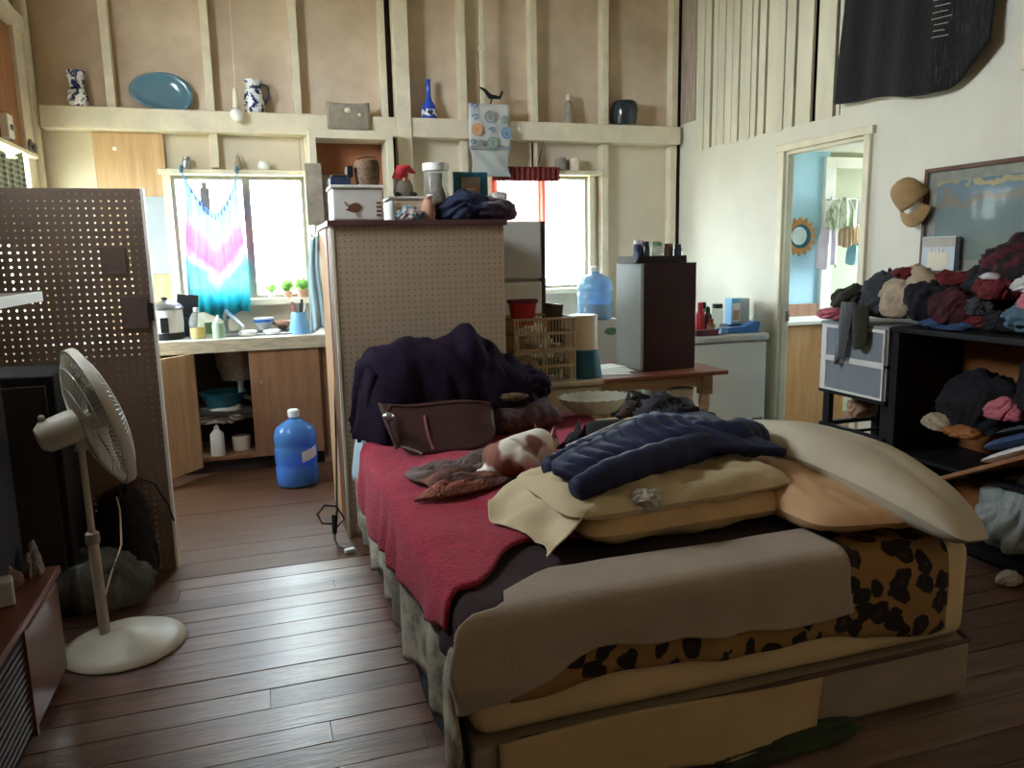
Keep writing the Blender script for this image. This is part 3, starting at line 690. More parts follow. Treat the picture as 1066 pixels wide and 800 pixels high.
cloth('drape', lambda u, v: (1.80+.56*u, 5.985+.014*math.sin(u*70), 2.13-.55*v), 90, 8, 'red_sheer', rcu, .002)
cloth('heading', lambda u, v: (1.80+.56*u, 5.965+.012*math.sin(u*80), 2.145-.11*v), 90, 3, mat('red_cloth', '#7d3431', .9, .1, 10, transl=.2), rcu, .004)
# ================================================================ the tall pegboard unit in the middle
def pegboard(name, base, hole, see, pitch=.0254, rad=.14):
    m, N, L, bs = nodes_of(name, .7)
    tc = N.new('ShaderNodeTexCoord'); sc = N.new('ShaderNodeVectorMath'); sc.operation = 'SCALE'; sc.inputs['Scale'].default_value = 1/pitch
    L.new(tc.outputs['Object'], sc.inputs[0]); fr_ = N.new('ShaderNodeVectorMath'); fr_.operation = 'FRACTION'; L.new(sc.outputs[0], fr_.inputs[0])
    sb_ = N.new('ShaderNodeVectorMath'); sb_.operation = 'SUBTRACT'; sb_.inputs[1].default_value = (.5, .5, .5); L.new(fr_.outputs[0], sb_.inputs[0])
    mu = N.new('ShaderNodeVectorMath'); mu.operation = 'MULTIPLY'; mu.inputs[1].default_value = (1, 0, 1); L.new(sb_.outputs[0], mu.inputs[0])
    ln = N.new('ShaderNodeVectorMath'); ln.operation = 'LENGTH'; L.new(mu.outputs[0], ln.inputs[0])
    lt_ = N.new('ShaderNodeMath'); lt_.operation = 'LESS_THAN'; lt_.inputs[1].default_value = rad; L.new(ln.outputs['Value'], lt_.inputs[0])
    nz = N.new('ShaderNodeTexNoise'); nz.inputs['Scale'].default_value = 5; nz.inputs['Detail'].default_value = 6; L.new(tc.outputs['Object'], nz.inputs[0])
    rp = N.new('ShaderNodeValToRGB'); c = lin(base); rp.color_ramp.elements[0].color = (*[x*.88 for x in c], 1); rp.color_ramp.elements[1].color = (*[min(1, x*1.1) for x in c], 1); L.new(nz.outputs['Fac'], rp.inputs[0])
    mc = N.new('ShaderNodeMix'); mc.data_type = 'RGBA'; L.new(lt_.outputs[0], mc.inputs['Factor']); L.new(rp.outputs[0], mc.inputs['A']); mc.inputs['B'].default_value = (*lin(hole), 1); L.new(mc.outputs['Result'], bs.inputs['Base Color'])
    if see:
        tp = N.new('ShaderNodeBsdfTransparent'); mx = N.new('ShaderNodeMixShader'); L.new(lt_.outputs[0], mx.inputs[0]); L.new(bs.outputs[0], mx.inputs[1]); L.new(tp.outputs[0], mx.inputs[2]); L.new(mx.outputs[0], N['Material Output'].inputs[0])
    return m
pegboard('peg_tan', '#b3a08c', '#6f6152', False, .031, .13)
pegboard('peg_brown', '#6d5b4e', '#20180f', True, .031, .14)
wood('side_wood', '#94704f', '#b08c68', 2, .6, 4, .1)
wood('stile_dark', '#4a2d22', '#64402f', 2, .6, 4, .1)
mat('top_board', '#55393a', .5, .12, 10)
un = thing('pegboard_cabinet', 'tall cabinet with tan pegboard back facing the bed', 'cabinet', (.8, 4.27, 0))
bx(.366, 1.247, 3.952, 3.962, 0, 1.61).build('pegboard', 'peg_tan', un)
bx(.352, .366, 3.948, 3.966, 0, 1.61).build('edge_strip', 'frame_cream', un)
bx(.35, .375, 3.966, 4.16, 0, 1.61).build('stile', 'stile_dark', un, bevel=.002)
bx(.345, .372, 4.16, 4.62, 0, 1.61).build('side', 'side_wood', un, bevel=.002)
bx(1.222, 1.247, 3.966, 4.62, 0, 1.61).build('side', 'side_wood', un, bevel=.002)
for z in (.3, .75, 1.2): bx(.372, 1.222, 3.97, 4.6, z, z+.02).build('shelf', 'side_wood', un)
bx(.335, 1.262, 3.93, 4.63, 1.61, 1.638).build('top', 'top_board', un, bevel=.003)
mat('scuff', '#6f4636', .8, .2, 40)
T0 = 1.639
pr = thing('storage_box', 'white storage box with a brown bird drawing on the pegboard cabinet', 'box', (.5, 4.1, T0))
bx(.37, .62, 3.97, 4.2, T0, T0+.155).build('tub', 'white_plastic', pr, bevel=.008); bx(.362, .628, 3.962, 4.208, T0+.155, T0+.172).build('lid', 'white_plastic', pr, bevel=.005)
bird = [(.43,.05),(.445,.058),(.452,.072),(.47,.083),(.49,.086),(.505,.078),(.512,.066),(.505,.05),(.49,.04),(.47,.038),(.45,.045),(.43,.075),(.42,.08)]
B().prism([(x, T0+z) for x, z in bird[:11]], .002, TR((0, 3.9675, 0))).build('bird_print', 'scuff', pr)
B().tube([(.43, 3.966, T0+.09), (.44, 3.966, T0+.07), (.455, 3.966, T0+.065)], .003, 6).build('bird_beak', 'scuff', pr)
B().tube([(.487, 3.966, T0+.04), (.487, 3.966, T0+.02), (.5, 3.966, T0+.02)], .002, 6).build('bird_leg', 'scuff', pr)
for k in range(4): bx(.585, .61, 3.967, 3.9695, T0+.02+.02*k, T0+.03+.02*k).build('print_mark', 'scuff', pr)
t = thing('wicker_basket', 'small dark woven basket on top of the white storage box', 'basket', (.56, 4.06, T0+.173))
mat('wicker', '#6c5540', .8, .35, 60, .5, 90)
B().lathe([(.05, 0), (.062, .03), (.065, .1), (.058, .125), (.05, .125), (.052, .03), (0, .01)], 18, (.56, 4.06, T0+.173)).build('weave', 'wicker', t, smooth=50)
B().tube([(.51, 4.06, T0+.29), (.52, 4.06, T0+.315), (.56, 4.06, T0+.32), (.6, 4.06, T0+.315), (.61, 4.06, T0+.29)], .006, 6).build('rim_handle', 'wicker', t, smooth=60)
t = thing('dark_carton', 'flat dark box beside the woven basket on the storage box', 'box', (.42, 4.08, T0+.173)); bx(.37, .47, 4.02, 4.15, T0+.173, T0+.215).build('tray', 'navy_plastic', t, bevel=.005); bx(.455, .485, 4.02, 4.12, T0+.216, T0+.27).build('block', 'black_plastic', t, bevel=.005); bx(.38, .45, 4.03, 4.13, T0+.2152, T0+.23).build('lid', 'brown_dark', t, bevel=.004)
# bins and the gnome
t = thing('plastic_bin', 'pale lidded bin in the middle of the cabinet top', 'bin', (.74, 4.1, T0)); bx(.66, .83, 4.0, 4.22, T0, T0+.105).build('tub', 'cream_plastic', t, bevel=.008); bx(.652, .838, 3.992, 4.228, T0+.105, T0+.12).build('lid', 'white_plastic', t, bevel=.005)
g = thing('gnome', 'little gnome with a red pointed hat on the pale bin', 'ornament', (.745, 4.08, T0+.121)); gz = T0+.121
B().lathe([(.04, 0), (.055, .02), (.052, .06), (.035, .09)], 16, (.745, 4.08, gz)).build('beard_body', 'stone_grey', g, smooth=50)
B().tube([(.725, 4.08, gz+.085), (.745, 4.08, gz+.135), (.775, 4.08, gz+.145), (.81, 4.078, gz+.122)], [.042, .038, .022, .005], 12).build('hat', 'red_plastic', g, smooth=60)
B().sph((.745, 4.035, gz+.085), .012, 8).build('nose', 'terracotta', g, smooth=180)
for s_ in (-.035, .045): B().sph((.745+s_, 4.05, gz+.012), (.022, .026, .013), 8).build('boot', 'black_plastic', g, smooth=180)
t = lt('glass_canister', 'clear glass canister with white lid and dark contents', 'canister', (.925, 4.1, T0), [('contents', [(.04, .004), (.05, .06), (.046, .14), (.03, .19), (.036, .245), (0, .25)], 'wicker'), ('glass', [(.062, 0), (.066, .02), (.066, .25), (.06, .26)], 'clear_glass'), ('lid', [(.07, .258), (.07, .295), (.0, .298)], 'white_plastic')])
fr_ = thing('picture_frame', 'small picture in a wide dark blue frame on the cabinet top', 'picture', (1.125, 4.16, T0)); 
bx(1.03, 1.225, 4.15, 4.17, T0+.06, T0+.262).build('frame', 'teal_plastic', fr_, bevel=.004); bx(1.075, 1.18, 4.146, 4.1505, T0+.13, T0+.235).build('mat', 'stone_grey', fr_); bx(1.085, 1.17, 4.1445, 4.1465, T0+.135, T0+.19).build('picture', 'terracotta', fr_); bx(1.10, 1.15, 4.1435, 4.1447, T0+.165, T0+.175).build('streak', 'paper_white', fr_)
B().obox((1.125, 4.2, T0+.1), (.03, .006, .22), (-.35, 0, 0)).build('easel_leg', 'brown_dark', fr_)
bx(1.03, 1.225, 4.1, 4.2, T0, T0+.06).build('stand_box', 'navy_plastic', fr_, bevel=.004)
mat('cloth_purple_dark', '#3a2c3c', .95, .25, 30, .4, 60, sheen=.2); mat('cloth_navy', '#242a44', .9, .2, 14, .2, 60); mat('cloth_maroon', '#6b3a48', .9, .2, 25, .3, 60)
tag(heap('dark_sweater', (1.06, 4.04, T0+.055), (.15, .09, .09), 'cloth_navy', 11, .35, 1, lvl=5), 'dark navy knit heaped on the cabinet top', 'clothing')
tag(heap('plum_shawl', (1.22, 4.06, T0+.045), (.13, .09, .075), 'cloth_purple_dark', 12, .35, 1, lvl=5), 'plum shawl heaped at the right end of the cabinet top', 'clothing')
tag(heap('white_glove', (1.275, 4.12, T0+.13), (.045, .03, .025), 'paper_white', 14, .4, 1, flat=False), 'crumpled white cloth scrap on the plum shawl', 'cloth')
lt('brown_jug', 'small brown and pink jug in front of the glass canister', 'jug', (.855, 4.0, T0), [('jug', [(.03, 0), (.04, .03), (.034, .08), (.02, .1), (.024, .12), (0, .11)], 'terracotta')])
tag(heap('floral_scarf', (.76, 3.965, T0+.022), (.075, .03, .04), mat('floral', '#c9b9b4', .9, 0, 30, col2='#4d6f78', lo=.45, hi=.55), 16, .4, 1), 'crumpled floral scarf at the front of the cabinet top', 'cloth')
lathe_thing('white_shaker', 'small white topped shaker behind the scarf', 'shaker', [(.02, 0), (.022, .06), (.018, .085), (.0, .1)], 'white_plastic', (.66, 3.975, T0))
lathe_thing('candle_glass', 'short candle glass with pale top by the dark knit', 'candle', [(.022, 0), (.025, .05), (.022, .135), (0, .137)], 'paper_white', (.885, 4.06, T0))
# things hanging on the unit's kitchen side
tw = thing('dish_towel', 'pale blue towel hanging on the kitchen side of the pegboard cabinet', 'towel', (.31, 4.6, 1.0))
mat('towel_blue', '#aecbd6', .9, .08, 6, .3, 80, transl=.2)
cloth('cloth_drape', lambda u, v: (.343-.085*u*(.55+.45*v)-.01*math.sin(v*5), 4.645-.012*math.sin(u*11+v)-.02*v, 1.57-.53*v+.015*math.sin(u*5)), 18, 24, 'towel_blue', tw, .008)
B().tube([(.345, 4.66, 1.56), (.30, 4.66, 1.59), (.295, 4.66, 1.57)], .005, 6).build('hook', 'steel', tw)
bx(.335, .345, 4.63, 4.68, 1.5, 1.6).build('bracket', 'steel', tw)
ps = thing('paper_folder', 'grey folder of papers standing up behind the storage box on the kitchen side', 'folder', (.33, 4.62, 1.64))
for k in range(3): bx(.285+.022*k, .375+.024*k, 4.56+.012*k, 4.566+.012*k, 1.64, 1.98-.06*k).build('sheet', ['stone_grey', 'old_metal', 'rag_grey'][k], ps)
cb = thing('power_cord', 'black power cord with inline plug looped on the floor by the cabinet', 'cord', (.27, 3.9, 0))
B().tube([(.36, 4.25, 1.0), (.335, 4.15, .5), (.30, 3.93, .16), (.285, 3.9, .10), (.275, 3.87, .03), (.285, 3.80, .012), (.33, 3.74, .012)], .006, 8).build('cord', 'black_plastic', cb, smooth=60)
B().tube([(.285, 3.9, .10), (.22, 3.9, .11), (.20, 3.93, .155), (.24, 3.95, .19), (.30, 3.94, .18), (.335, 3.93, .11), (.29, 3.90, .08)], .006, 8).build('loop', 'black_plastic', cb, smooth=60)
B().cyl((.285, 3.9, .15), (.277, 3.88, .055), .017, .013, 10).build('adapter', 'black_plastic', cb, smooth=40)
B().obox((.335, 3.73, .012), (.05, .03, .02), (0, 0, .3)).build('plug', 'white_plastic', cb, bevel=.004)

# ================================================================ fridge, dresser, table and what stands on them
mat('fridge_grey', '#b7b6b2', .35, .04, 3); mat('fridge_white', '#d8d6d0', .35, .04, 3)
fg = thing('refrigerator', 'grey and white refrigerator behind the pegboard cabinet', 'fridge', (1.44, 4.95, 0))
bx(1.16, 1.745, 4.70, 5.25, .02, 1.66).build('body', 'fridge_grey', fg, bevel=.01)
bx(1.16, 1.715, 4.64, 4.70, 1.30, 1.66).build('freezer_door', 'fridge_grey', fg, bevel=.012); bx(1.16, 1.715, 4.64, 4.70, .08, 1.285).build('door', 'fridge_white', fg, bevel=.012)
bx(1.715, 1.745, 4.66, 4.70, .08, 1.66).build('gasket', 'black_plastic', fg)
bx(1.20, 1.23, 4.60, 4.64, 1.34, 1.55).build('handle', 'fridge_white', fg, bevel=.005)
mat('tan_paint', '#a8967c', .7, .06, 5); wood('table_red', '#6d3a26', '#86503a', 0, .35, 4, .05, coat=.2); wood('table_tan', '#9a7c5c', '#b3946f', 0, .55, 4, .08)
ds = thing('dresser', 'low tan dresser behind the foot of the bed carrying the baskets', 'dresser', (1.56, 4.25, 0))
bx(1.27, 1.86, 4.05, 4.50, .0, .70).build('body', 'tan_paint', ds, bevel=.004); bx(1.26, 1.865, 4.03, 4.51, .70, .725).build('top', 'tan_paint', ds, bevel=.004)
for z in (.08, .29, .50):
    f = bx(1.295, 1.835, 4.038, 4.05, z, z+.185).build('drawer', 'tan_paint', ds, bevel=.003)
    for x in (1.43, 1.70): B().sph((x, 4.028, z+.095), .013, 8).build('knob', 'old_metal', f, smooth=180)
tb = thing('side_table', 'wooden table with red-brown top and scalloped tan apron', 'table', (2.3, 4.38, 0))
bx(1.87, 2.73, 4.07, 4.72, .695, .722).build('top', 'table_red', tb, bevel=.006)
ap = [(1.95, .695), (2.60, .695), (2.60, .60), (2.52, .625), (2.40, .635), (2.275, .61), (2.15, .635), (2.03, .625), (1.95, .60)]
B().prism(ap, .02, TR((0, 4.13, 0))).build('apron', 'table_tan', tb); bx(1.95, 1.97, 4.15, 4.66, .6, .695).build('apron', 'table_tan', tb); bx(2.60, 2.62, 4.15, 4.66, .6, .695).build('apron', 'table_tan', tb)
for x in (1.92, 2.61):
    for y_ in (4.15, 4.64):
        l = B().box(x-.035, x+.035, y_-.035, y_+.035, .57, .695)
        l.lathe([(.022, 0), (.03, .06), (.026, .1), (.03, .3), (.036, .42), (.028, .46), (.036, .5), (.033, .57)], 16, (x, y_, 0)); l.build('leg', 'table_tan', tb, smooth=40)
# stacked slotted baskets
mat('basket_tan', '#b39a78', .55, .06, 10)
def basket(z, label):
    t = thing('slotted_basket', label, 'basket', (1.515, 4.23, z), 0, 'slotted baskets on the dresser')
    x0, x1, y0, y1, h = 1.33, 1.70, 4.06, 4.40, .185
    b = B()
    for za, zb in ((0, .012), (.088, .104), (h-.014, h)):
        b.box(x0, x1, y0, y0+.008, z+za, z+zb); b.box(x0, x1, y1-.008, y1, z+za, z+zb); b.box(x0, x0+.008, y0+.008, y1-.008, z+za, z+zb); b.box(x1-.008, x1, y0+.008, y1-.008, z+za, z+zb)
    b.build('hoops', 'basket_tan', t); c = B()
    n_ = 19
    for k in range(n_+1):
        x = x0+.004+(x1-x0-.008)*k/n_; w_ = .012 if k in (0, 1, 9, 10, n_-1, n_) else .0045
        c.box(x-w_/2, x+w_/2, y0+.001, y0+.006, z+.012, z+h-.014); c.box(x-w_/2, x+w_/2, y1-.006, y1-.001, z+.012, z+h-.014)
        y_ = y0+.004+(y1-y0-.008)*k/n_; c.box(x0+.001, x0+.006, y_-w_/2, y_+w_/2, z+.012, z+h-.014); c.box(x1-.006, x1-.001, y_-w_/2, y_+w_/2, z+.012, z+h-.014)
    c.build('slats', 'basket_tan', t)
    bx(x0+.004, x1-.004, y0+.004, y1-.004, z+.002, z+.01).build('base', 'basket_tan', t)
    bx(x0-.008, x1+.008, y0-.008, y0+.001, z+h-.008, z+h).build('rim', 'basket_tan', t, bevel=.002); bx(x0-.008, x1+.008, y1-.001, y1+.008, z+h-.008, z+h).build('rim', 'basket_tan', t, bevel=.002)
basket(.726, 'tan slotted plastic basket, lower of the stacked pair'); basket(.914, 'tan slotted plastic basket, upper of the stacked pair')
for i, (x, y_, z, r3, mm, lb) in enumerate([(1.43, 4.2, .79, (.07, .1, .06), 'paper_white', 'crumpled white paper in the lower basket'), (1.58, 4.22, .785, (.07, .1, .055), 'green_plastic', 'green packet in the lower basket'), (1.50, 4.22, .98, (.09, .1, .065), 'paper_white', 'crumpled white bag in the upper basket'), (1.64, 4.24, .975, (.045, .09, .06), 'brown_dark', 'brown bundle in the upper basket')]):
    tag(heap(['crumpled_paper', 'packet', 'crumpled_bag', 'bundle'][i], (x, y_, z), r3, mm, 20+i, .5, 1), lb, ['paper', 'packet', 'bag', 'bundle'][i])
t = thing('red_tub', 'red plastic tub sticking out of the upper basket', 'tub', (1.45, 4.26, .99))
B().lathe([(.055, 0), (.085, .195), (.09, .2), (.08, .2), (.05, .01), (0, .008)], 20, (1.45, 4.26, .99), None, 1.0, .8).build('shell', 'red_plastic', t, smooth=40)
B().lathe([(.088, .185), (.094, .19), (.094, .203), (.088, .205), (.088, .185)], 20, (1.45, 4.26, .99), None, 1.0, .8).build('rim', 'cloth_maroon', t, smooth=40)
tag(B().prism([(1.61, 0), (1.66, 0), (1.685, .16), (1.60, .17)], .1, TR((0, 4.2, 1.0))).build('dark_caddy', 'brown_dark', bevel=.004), 'dark tilted caddy sticking out of the upper basket', 'caddy')
t = lt('teal_canister', 'white cylinder canister on a flared teal base beside the baskets', 'canister', (1.81, 4.2, .726), [('base', [(.105, 0), (.108, .01), (.088, .165), (0, .166)], 'teal_plastic'), ('cylinder', [(.085, .167), (.082, .2), (.084, .365), (.08, .37), (0, .37)], 'cream_plastic')])
B().tube([(1.73, 4.19, .726+.19), (1.70, 4.18, .726+.195)], .007, 6).build('tap', 'brown_dark', t)
for k in range(4): tag(B().obox((2.02+.05*(k % 2), 4.28+.06*k, .7245+.003*k), (.24, .17, .002), (0, 0, .2*k-.3)).build('paper_sheet', 'paper_white'), ['loose white paper at the table front edge', 'white paper second from the table front', 'white paper third from the table front', 'white paper furthest back on the table'][k], 'paper', 'loose papers on the side table')
mat('maroon_lam', '#3b2424', .4, .1, 8); mat('side_pale', '#b9c6ca', .5, .05, 6)
tw_ = thing('tower_cabinet', 'upright box with dark maroon front and pale side on the table', 'cabinet', (2.4, 4.45, .723))
bx(2.235, 2.60, 4.255, 4.27, .723, 1.385).build('front', 'maroon_lam', tw_, bevel=.002)
bx(2.215, 2.235, 4.255, 4.60, .723, 1.385).build('side', 'side_pale', tw_, bevel=.002); bx(2.58, 2.60, 4.27, 4.60, .723, 1.385).build('side', 'side_pale', tw_, bevel=.002)
bx(2.235, 2.58, 4.27, 4.60, 1.365, 1.385).build('top', 'maroon_lam', tw_); bx(2.235, 2.58, 4.27, 4.60, .723, .743).build('bottom', 'maroon_lam', tw_)
bx(2.235, 2.58, 4.58, 4.60, .743, 1.365).build('back', 'maroon_lam', tw_)
tr = thing('spice_tray', 'black tray holding spice jars on the upright box', 'tray', (2.36, 4.4, 1.386))
bx(2.19, 2.55, 4.29, 4.52, 1.386, 1.398).build('base', 'black_plastic', tr)
for a in ((2.19, 2.55, 4.29, 4.298), (2.19, 2.55, 4.512, 4.52), (2.19, 2.198, 4.298, 4.512), (2.542, 2.55, 4.298, 4.512)): bx(*a, 1.398, 1.43).build('wall', 'black_plastic', tr)
jars = [(2.235, 4.34, .028, .13, 'navy_plastic', 'white_plastic', 'white topped dark jar at the left of the spice tray'), (2.285, 4.33, .024, .12, 'slate_glaze', 'navy_plastic', 'dark jar second from left in the spice tray'), (2.365, 4.33, .036, .115, 'clear_glass', 'green_plastic', 'green lidded spice jar in the tray'), (2.445, 4.33, .03, .105, 'brown_dark', 'scuff', 'brown spice jar in the middle right of the tray'), (2.51, 4.33, .028, .10, 'slate_glaze', 'black_plastic', 'black lidded jar at the right end of the tray'), (2.42, 4.44, .028, .12, 'clear_glass', 'black_plastic', 'clear jar at the back of the spice tray'), (2.30, 4.44, .028, .13, 'terracotta', 'red_plastic', 'reddish jar at the back of the spice tray')]
for x, y_, r_, h, mm, cp, lb in jars:
    lt('spice_jar', lb, 'jar', (x, y_, 1.3985), [('jar', [(r_*.95, 0), (r_, .006), (r_, h*.72), (r_*.8, h*.8)], mm), ('lid', [(r_*.86, h*.8), (r_*.86, h), (0, h+.001)], cp)], 'jars in the spice tray')
hd = thing('hand_mirror', 'small round dark object leaning at the left of the spice tray', 'ornament', (2.20, 4.26, 1.386))
B().lathe([(0, 0), (.033, 0), (.036, .008), (.03, .014), (0, .014)], 18, (2.185, 4.275, 1.43), RX).build('disc', 'navy_plastic', hd, smooth=40); B().tube([(2.19, 4.275, 1.39), (2.19, 4.275, 1.41)], .008, 6).build('foot', 'steel', hd)
# white things below the table
for i, (x, z, w_, h, mm, nm, lb) in enumerate([(2.48, .0, .22, .60, 'paper_white', 'paper_sack', 'white paper sack under the right end of the table'), (2.20, .0, .16, .57, 'navy_plastic', 'file_box', 'navy ridged box under the table')]):
    tag(bx(x-w_/2, x+w_/2, 4.22, 4.5, z, z+h).build(nm, mm, bevel=.015), lb, ['bag', 'box'][i])
# water cooler and back counter
bc = thing('back_counter', 'low white counter under the second window', 'counter', (2.3, 5.8, 0)); bx(1.80, 2.75, 5.62, 5.95, 0, .86).build('body', 'fridge_white', bc); bx(1.79, 2.755, 5.60, 5.95, .86, .89).build('top', 'counter_top', bc, bevel=.004)
wcool = thing('water_cooler', 'white water cooler base with a small green label', 'cooler', (2.45, 5.42, 0))
bx(2.30, 2.62, 5.28, 5.56, 0, .955).build('body', 'white_plastic', wcool, bevel=.012)
B().lathe([(0, 0), (.028, 0), (.028, .004), (0, .004)], 20, (2.50, 5.28, .87), RY @ Matrix.Diagonal((1.9, 1, 1, 1))).build('label', 'green_plastic', wcool); 
cb_ = water_bottle((2.43, 5.42, .957), 'pale blue water bottle standing on the white cooler', 'pale_bottle', 'sky_plastic', .16, 'white_plastic'); 
for o in [cb_]: o.scale = (1, 1, .8)
tag(heap('teal_bag', (2.66, 5.78, 1.01), (.07, .1, .20), 'teal_plastic', 31, .3, 1), 'teal bag standing on the counter behind the water bottle', 'bag')
tag(bx(1.95, 2.2, 5.7, 5.9, .891, 1.05).build('toaster_box', 'white_plastic', bevel=.01), 'white box on the counter under the red curtain', 'box')
# chest freezer by the doorway and the things on it
mat('freezer_white', '#f1f0ea', .4, .03, 4)
fz = thing('chest_freezer', 'white chest freezer against the right wall beside the doorway', 'freezer', (3.08, 4.95, 0))
bx(2.74, 3.40, 4.61, 5.25, .03, .815).build('body', 'freezer_white', fz, bevel=.012); bx(2.73, 3.41, 4.595, 5.26, .825, .872).build('lid', 'fridge_white', fz, bevel=.012)
gr = bx(2.80, 3.36, 4.602, 4.612, .05, .22).build('grille_panel', 'white_plastic', fz, bevel=.004)
for g0 in (2.98, 3.15):
    for k in range(7): B().obox((g0+.018*k, 4.601, .155), (.006, .004, .075), (0, .35, 0)).build('vent_slot', 'black_plastic', gr)
bx(3.33, 3.36, 4.588, 4.597, .84, .85).build('badge', 'steel', fz); bx(3.30, 3.375, 4.60, 4.611, .235, .265).build('latch', 'old_metal', fz)
FZ = .873
for i, (x, y_, r_, h, mm, cp, lb) in enumerate([(2.97, 4.8, .035, .22, 'red_plastic', 'red_plastic', 'red sauce bottle nearest the upright box on the freezer'), (3.05, 4.83, .032, .19, 'slate_glaze', 'black_plastic', 'dark bottle with a thin nozzle on the freezer'), (3.15, 4.86, .042, .2, 'clear_glass', 'black_plastic', 'clear jar with a black lid on the freezer'), (3.01, 4.72, .03, .11, 'terracotta', 'red_plastic', 'short orange jar at the front of the freezer bottles'), (3.09, 4.95, .035, .21, 'green_plastic', 'black_plastic', 'green bottle at the back of the freezer')]):
    pr_ = [('bottle', [(r_*.95, 0), (r_, .006), (r_, h*.62), (r_*.5, h*.78)], mm), ('cap', [(r_*.55, h*.78), (r_*.55, h*.92), (.004 if i == 1 else r_*.5, h), (0, h+.001)], cp)]
    if i == 2: pr_[1] = ('cap', [(r_*.9, h*.85), (r_*.9, h), (0, h)], cp); pr_[0] = ('bottle', [(r_*.95, 0), (r_, .006), (r_, h*.75), (r_*.8, h*.85)], mm)
    lt('condiment_bottle' if i != 2 else 'pickle_jar', lb, 'bottle' if i != 2 else 'jar', (x, y_, FZ), pr_, 'bottles on the freezer')
t = thing('tissue_box', 'pale blue and white carton standing on the freezer', 'box', (3.2, 4.9, FZ)); bx(3.15, 3.225, 4.86, 4.95, FZ+.045, FZ+.235).build('carton', 'sky_plastic', t, bevel=.003); bx(3.155, 3.22, 4.857, 4.861, FZ+.06, FZ+.20).build('print', 'paper_white', t); bx(3.165, 3.21, 4.8555, 4.858, FZ+.08, FZ+.15).build('logo_patch', 'terracotta', t)
bx(3.12, 3.25, 4.84, 4.97, FZ, FZ+.045).build('base_box', 'navy_plastic', t, bevel=.004)
bx(3.24, 3.33, 4.90, 5.0, FZ, FZ+.23).build('grey_carton', 'side_pale', t, bevel=.004)
t = thing('tape_dispenser', 'bright blue tape dispenser at the front of the freezer', 'dispenser', (3.2, 4.72, FZ)); B().prism([(3.04, 0), (3.36, 0), (3.37, .075), (3.33, .08), (3.25, .045), (3.06, .04)], .07, TR((0, 4.68, FZ))).build('body', 'blue_plastic', t, bevel=.004); bx(3.045, 3.10, 4.672, 4.68, FZ+.004, FZ+.045).build('label', 'sky_plastic', t)
bpy.data.objects['tissue_box'].location.x += .12; bpy.data.objects['tape_dispenser'].location.x += .02
tag(bx(2.84, 3.02, 4.63, 4.69, FZ, FZ+.04).build('flat_packet', 'cloth_maroon', bevel=.006), 'flat purple and blue packet at the front left of the freezer', 'packet')
# ================================================================ in the blue room
mat('sun_orange', '#c98a4a', .6, .15, 12); mat('towel_check', '#e4e6d8', .9, 0, 18, col2='#8d9c70', lo=.46, hi=.56, stretch=(2, 1, .4)); mat('lilac_cloth', '#d8c9d8', .9, .05, 6, .2, 60); mat('tan_cloth', '#cdb08c', .9, .08, 6, .2, 60); mat('aqua_cloth', '#7fb0b8', .9, .06, 6)
m_ = mat('painted_reflection', '#dfe8ea', .15, .1, 8)  # pale non-metal colour stands in for a bright reflection
sm = thing('sun_mirror', 'orange sun-shaped mirror with a blue crescent on the blue wall', 'mirror', (4.37, 5.54, 1.4))
pts = []
for k in range(32):
    a = 2*PI*k/32; r_ = .165 if k % 2 == 0 else .125; pts.append((r_*math.cos(a), r_*math.sin(a)))
B().prism(pts, .015, TR((4.375, 5.53, 1.56))).build('rays', 'sun_orange', sm)
B().lathe([(0, 0), (.10, 0), (.10, .008), (0, .008)], 26, (4.375, 5.53, 1.56), RY).build('moon', 'teal_plastic', sm)
B().lathe([(0, 0), (.075, 0), (.075, .004), (0, .004)], 26, (4.353, 5.521, 1.565), RY).build('glass', 'painted_reflection', sm)
vn = thing('vanity', 'wood panelled vanity with a white top seen through the doorway', 'vanity', (4.1, 5.3, 0))
wood('oak_panel', '#a5774a', '#c09464', 2, .5, 5, .1)
bx(3.66, 4.56, 5.14, 5.53, 0, .855).build('cabinet', 'oak_panel', vn, bevel=.003); bx(3.65, 4.58, 5.11, 5.545, .855, .885).build('top', 'white_paint', vn, bevel=.005); bx(3.65, 4.58, 5.52, 5.545, .885, .99).build('splashback', 'plywood_door', vn, bevel=.003)
hk = thing('hook_rail', 'white hook rail on the green panel carrying the clothes', 'rail', (4.75, 5.5, 1.84)); bx(4.58, 4.98, 5.545, 5.57, 1.84, 1.88).build('board', 'white_paint', hk)
for x in (4.62, 4.76, 4.90): B().tube([(x, 5.545, 1.865), (x, 5.47, 1.86), (x, 5.465, 1.885)], .006, 6).build('hook', 'steel', hk)
def hang(name, x, z1, w_, h, mm, lb, cat, yb=5.47, n_=18, fl=1.15, d=.045):
    cloth(name, lambda u, v: (x+w_*(u-.5)*(.7+(fl-.7)*min(1, v*2.2)), yb-.02-d*math.sin(PI*min(1, max(0, u)))*(.5+.5*v)+.014*math.sin(u*n_+v*1.5), z1-h*v-.02*math.sin(u*7)*v - .12*w_*abs(2*u-1)**2*(1-v)), 34, 20, mm, None, .006, lb, cat)
hang('checked_towel', 4.67, 1.87, .25, .25, 'towel_check', 'green and white checked towel hanging at the top of the hooks', 'towel', 5.42)
hang('lilac_trousers', 4.58, 1.66, .17, .36, 'lilac_cloth', 'pale lilac trousers hanging below the checked towel', 'clothing', 5.46, 12)
hang('tan_skirt', 4.80, 1.70, .18, .22, 'tan_cloth', 'pleated tan skirt hanging right of the checked towel', 'clothing', 5.46, 40)
hang('cream_blouse', 4.83, 1.86, .14, .22, 'paper_white', 'cream blouse hanging at the right of the hooks', 'clothing', 5.44, 14)
hang('aqua_scarf', 4.85, 1.50, .10, .17, 'aqua_cloth', 'aqua scarf hanging lowest at the right of the hooks', 'clothing', 5.47, 9)
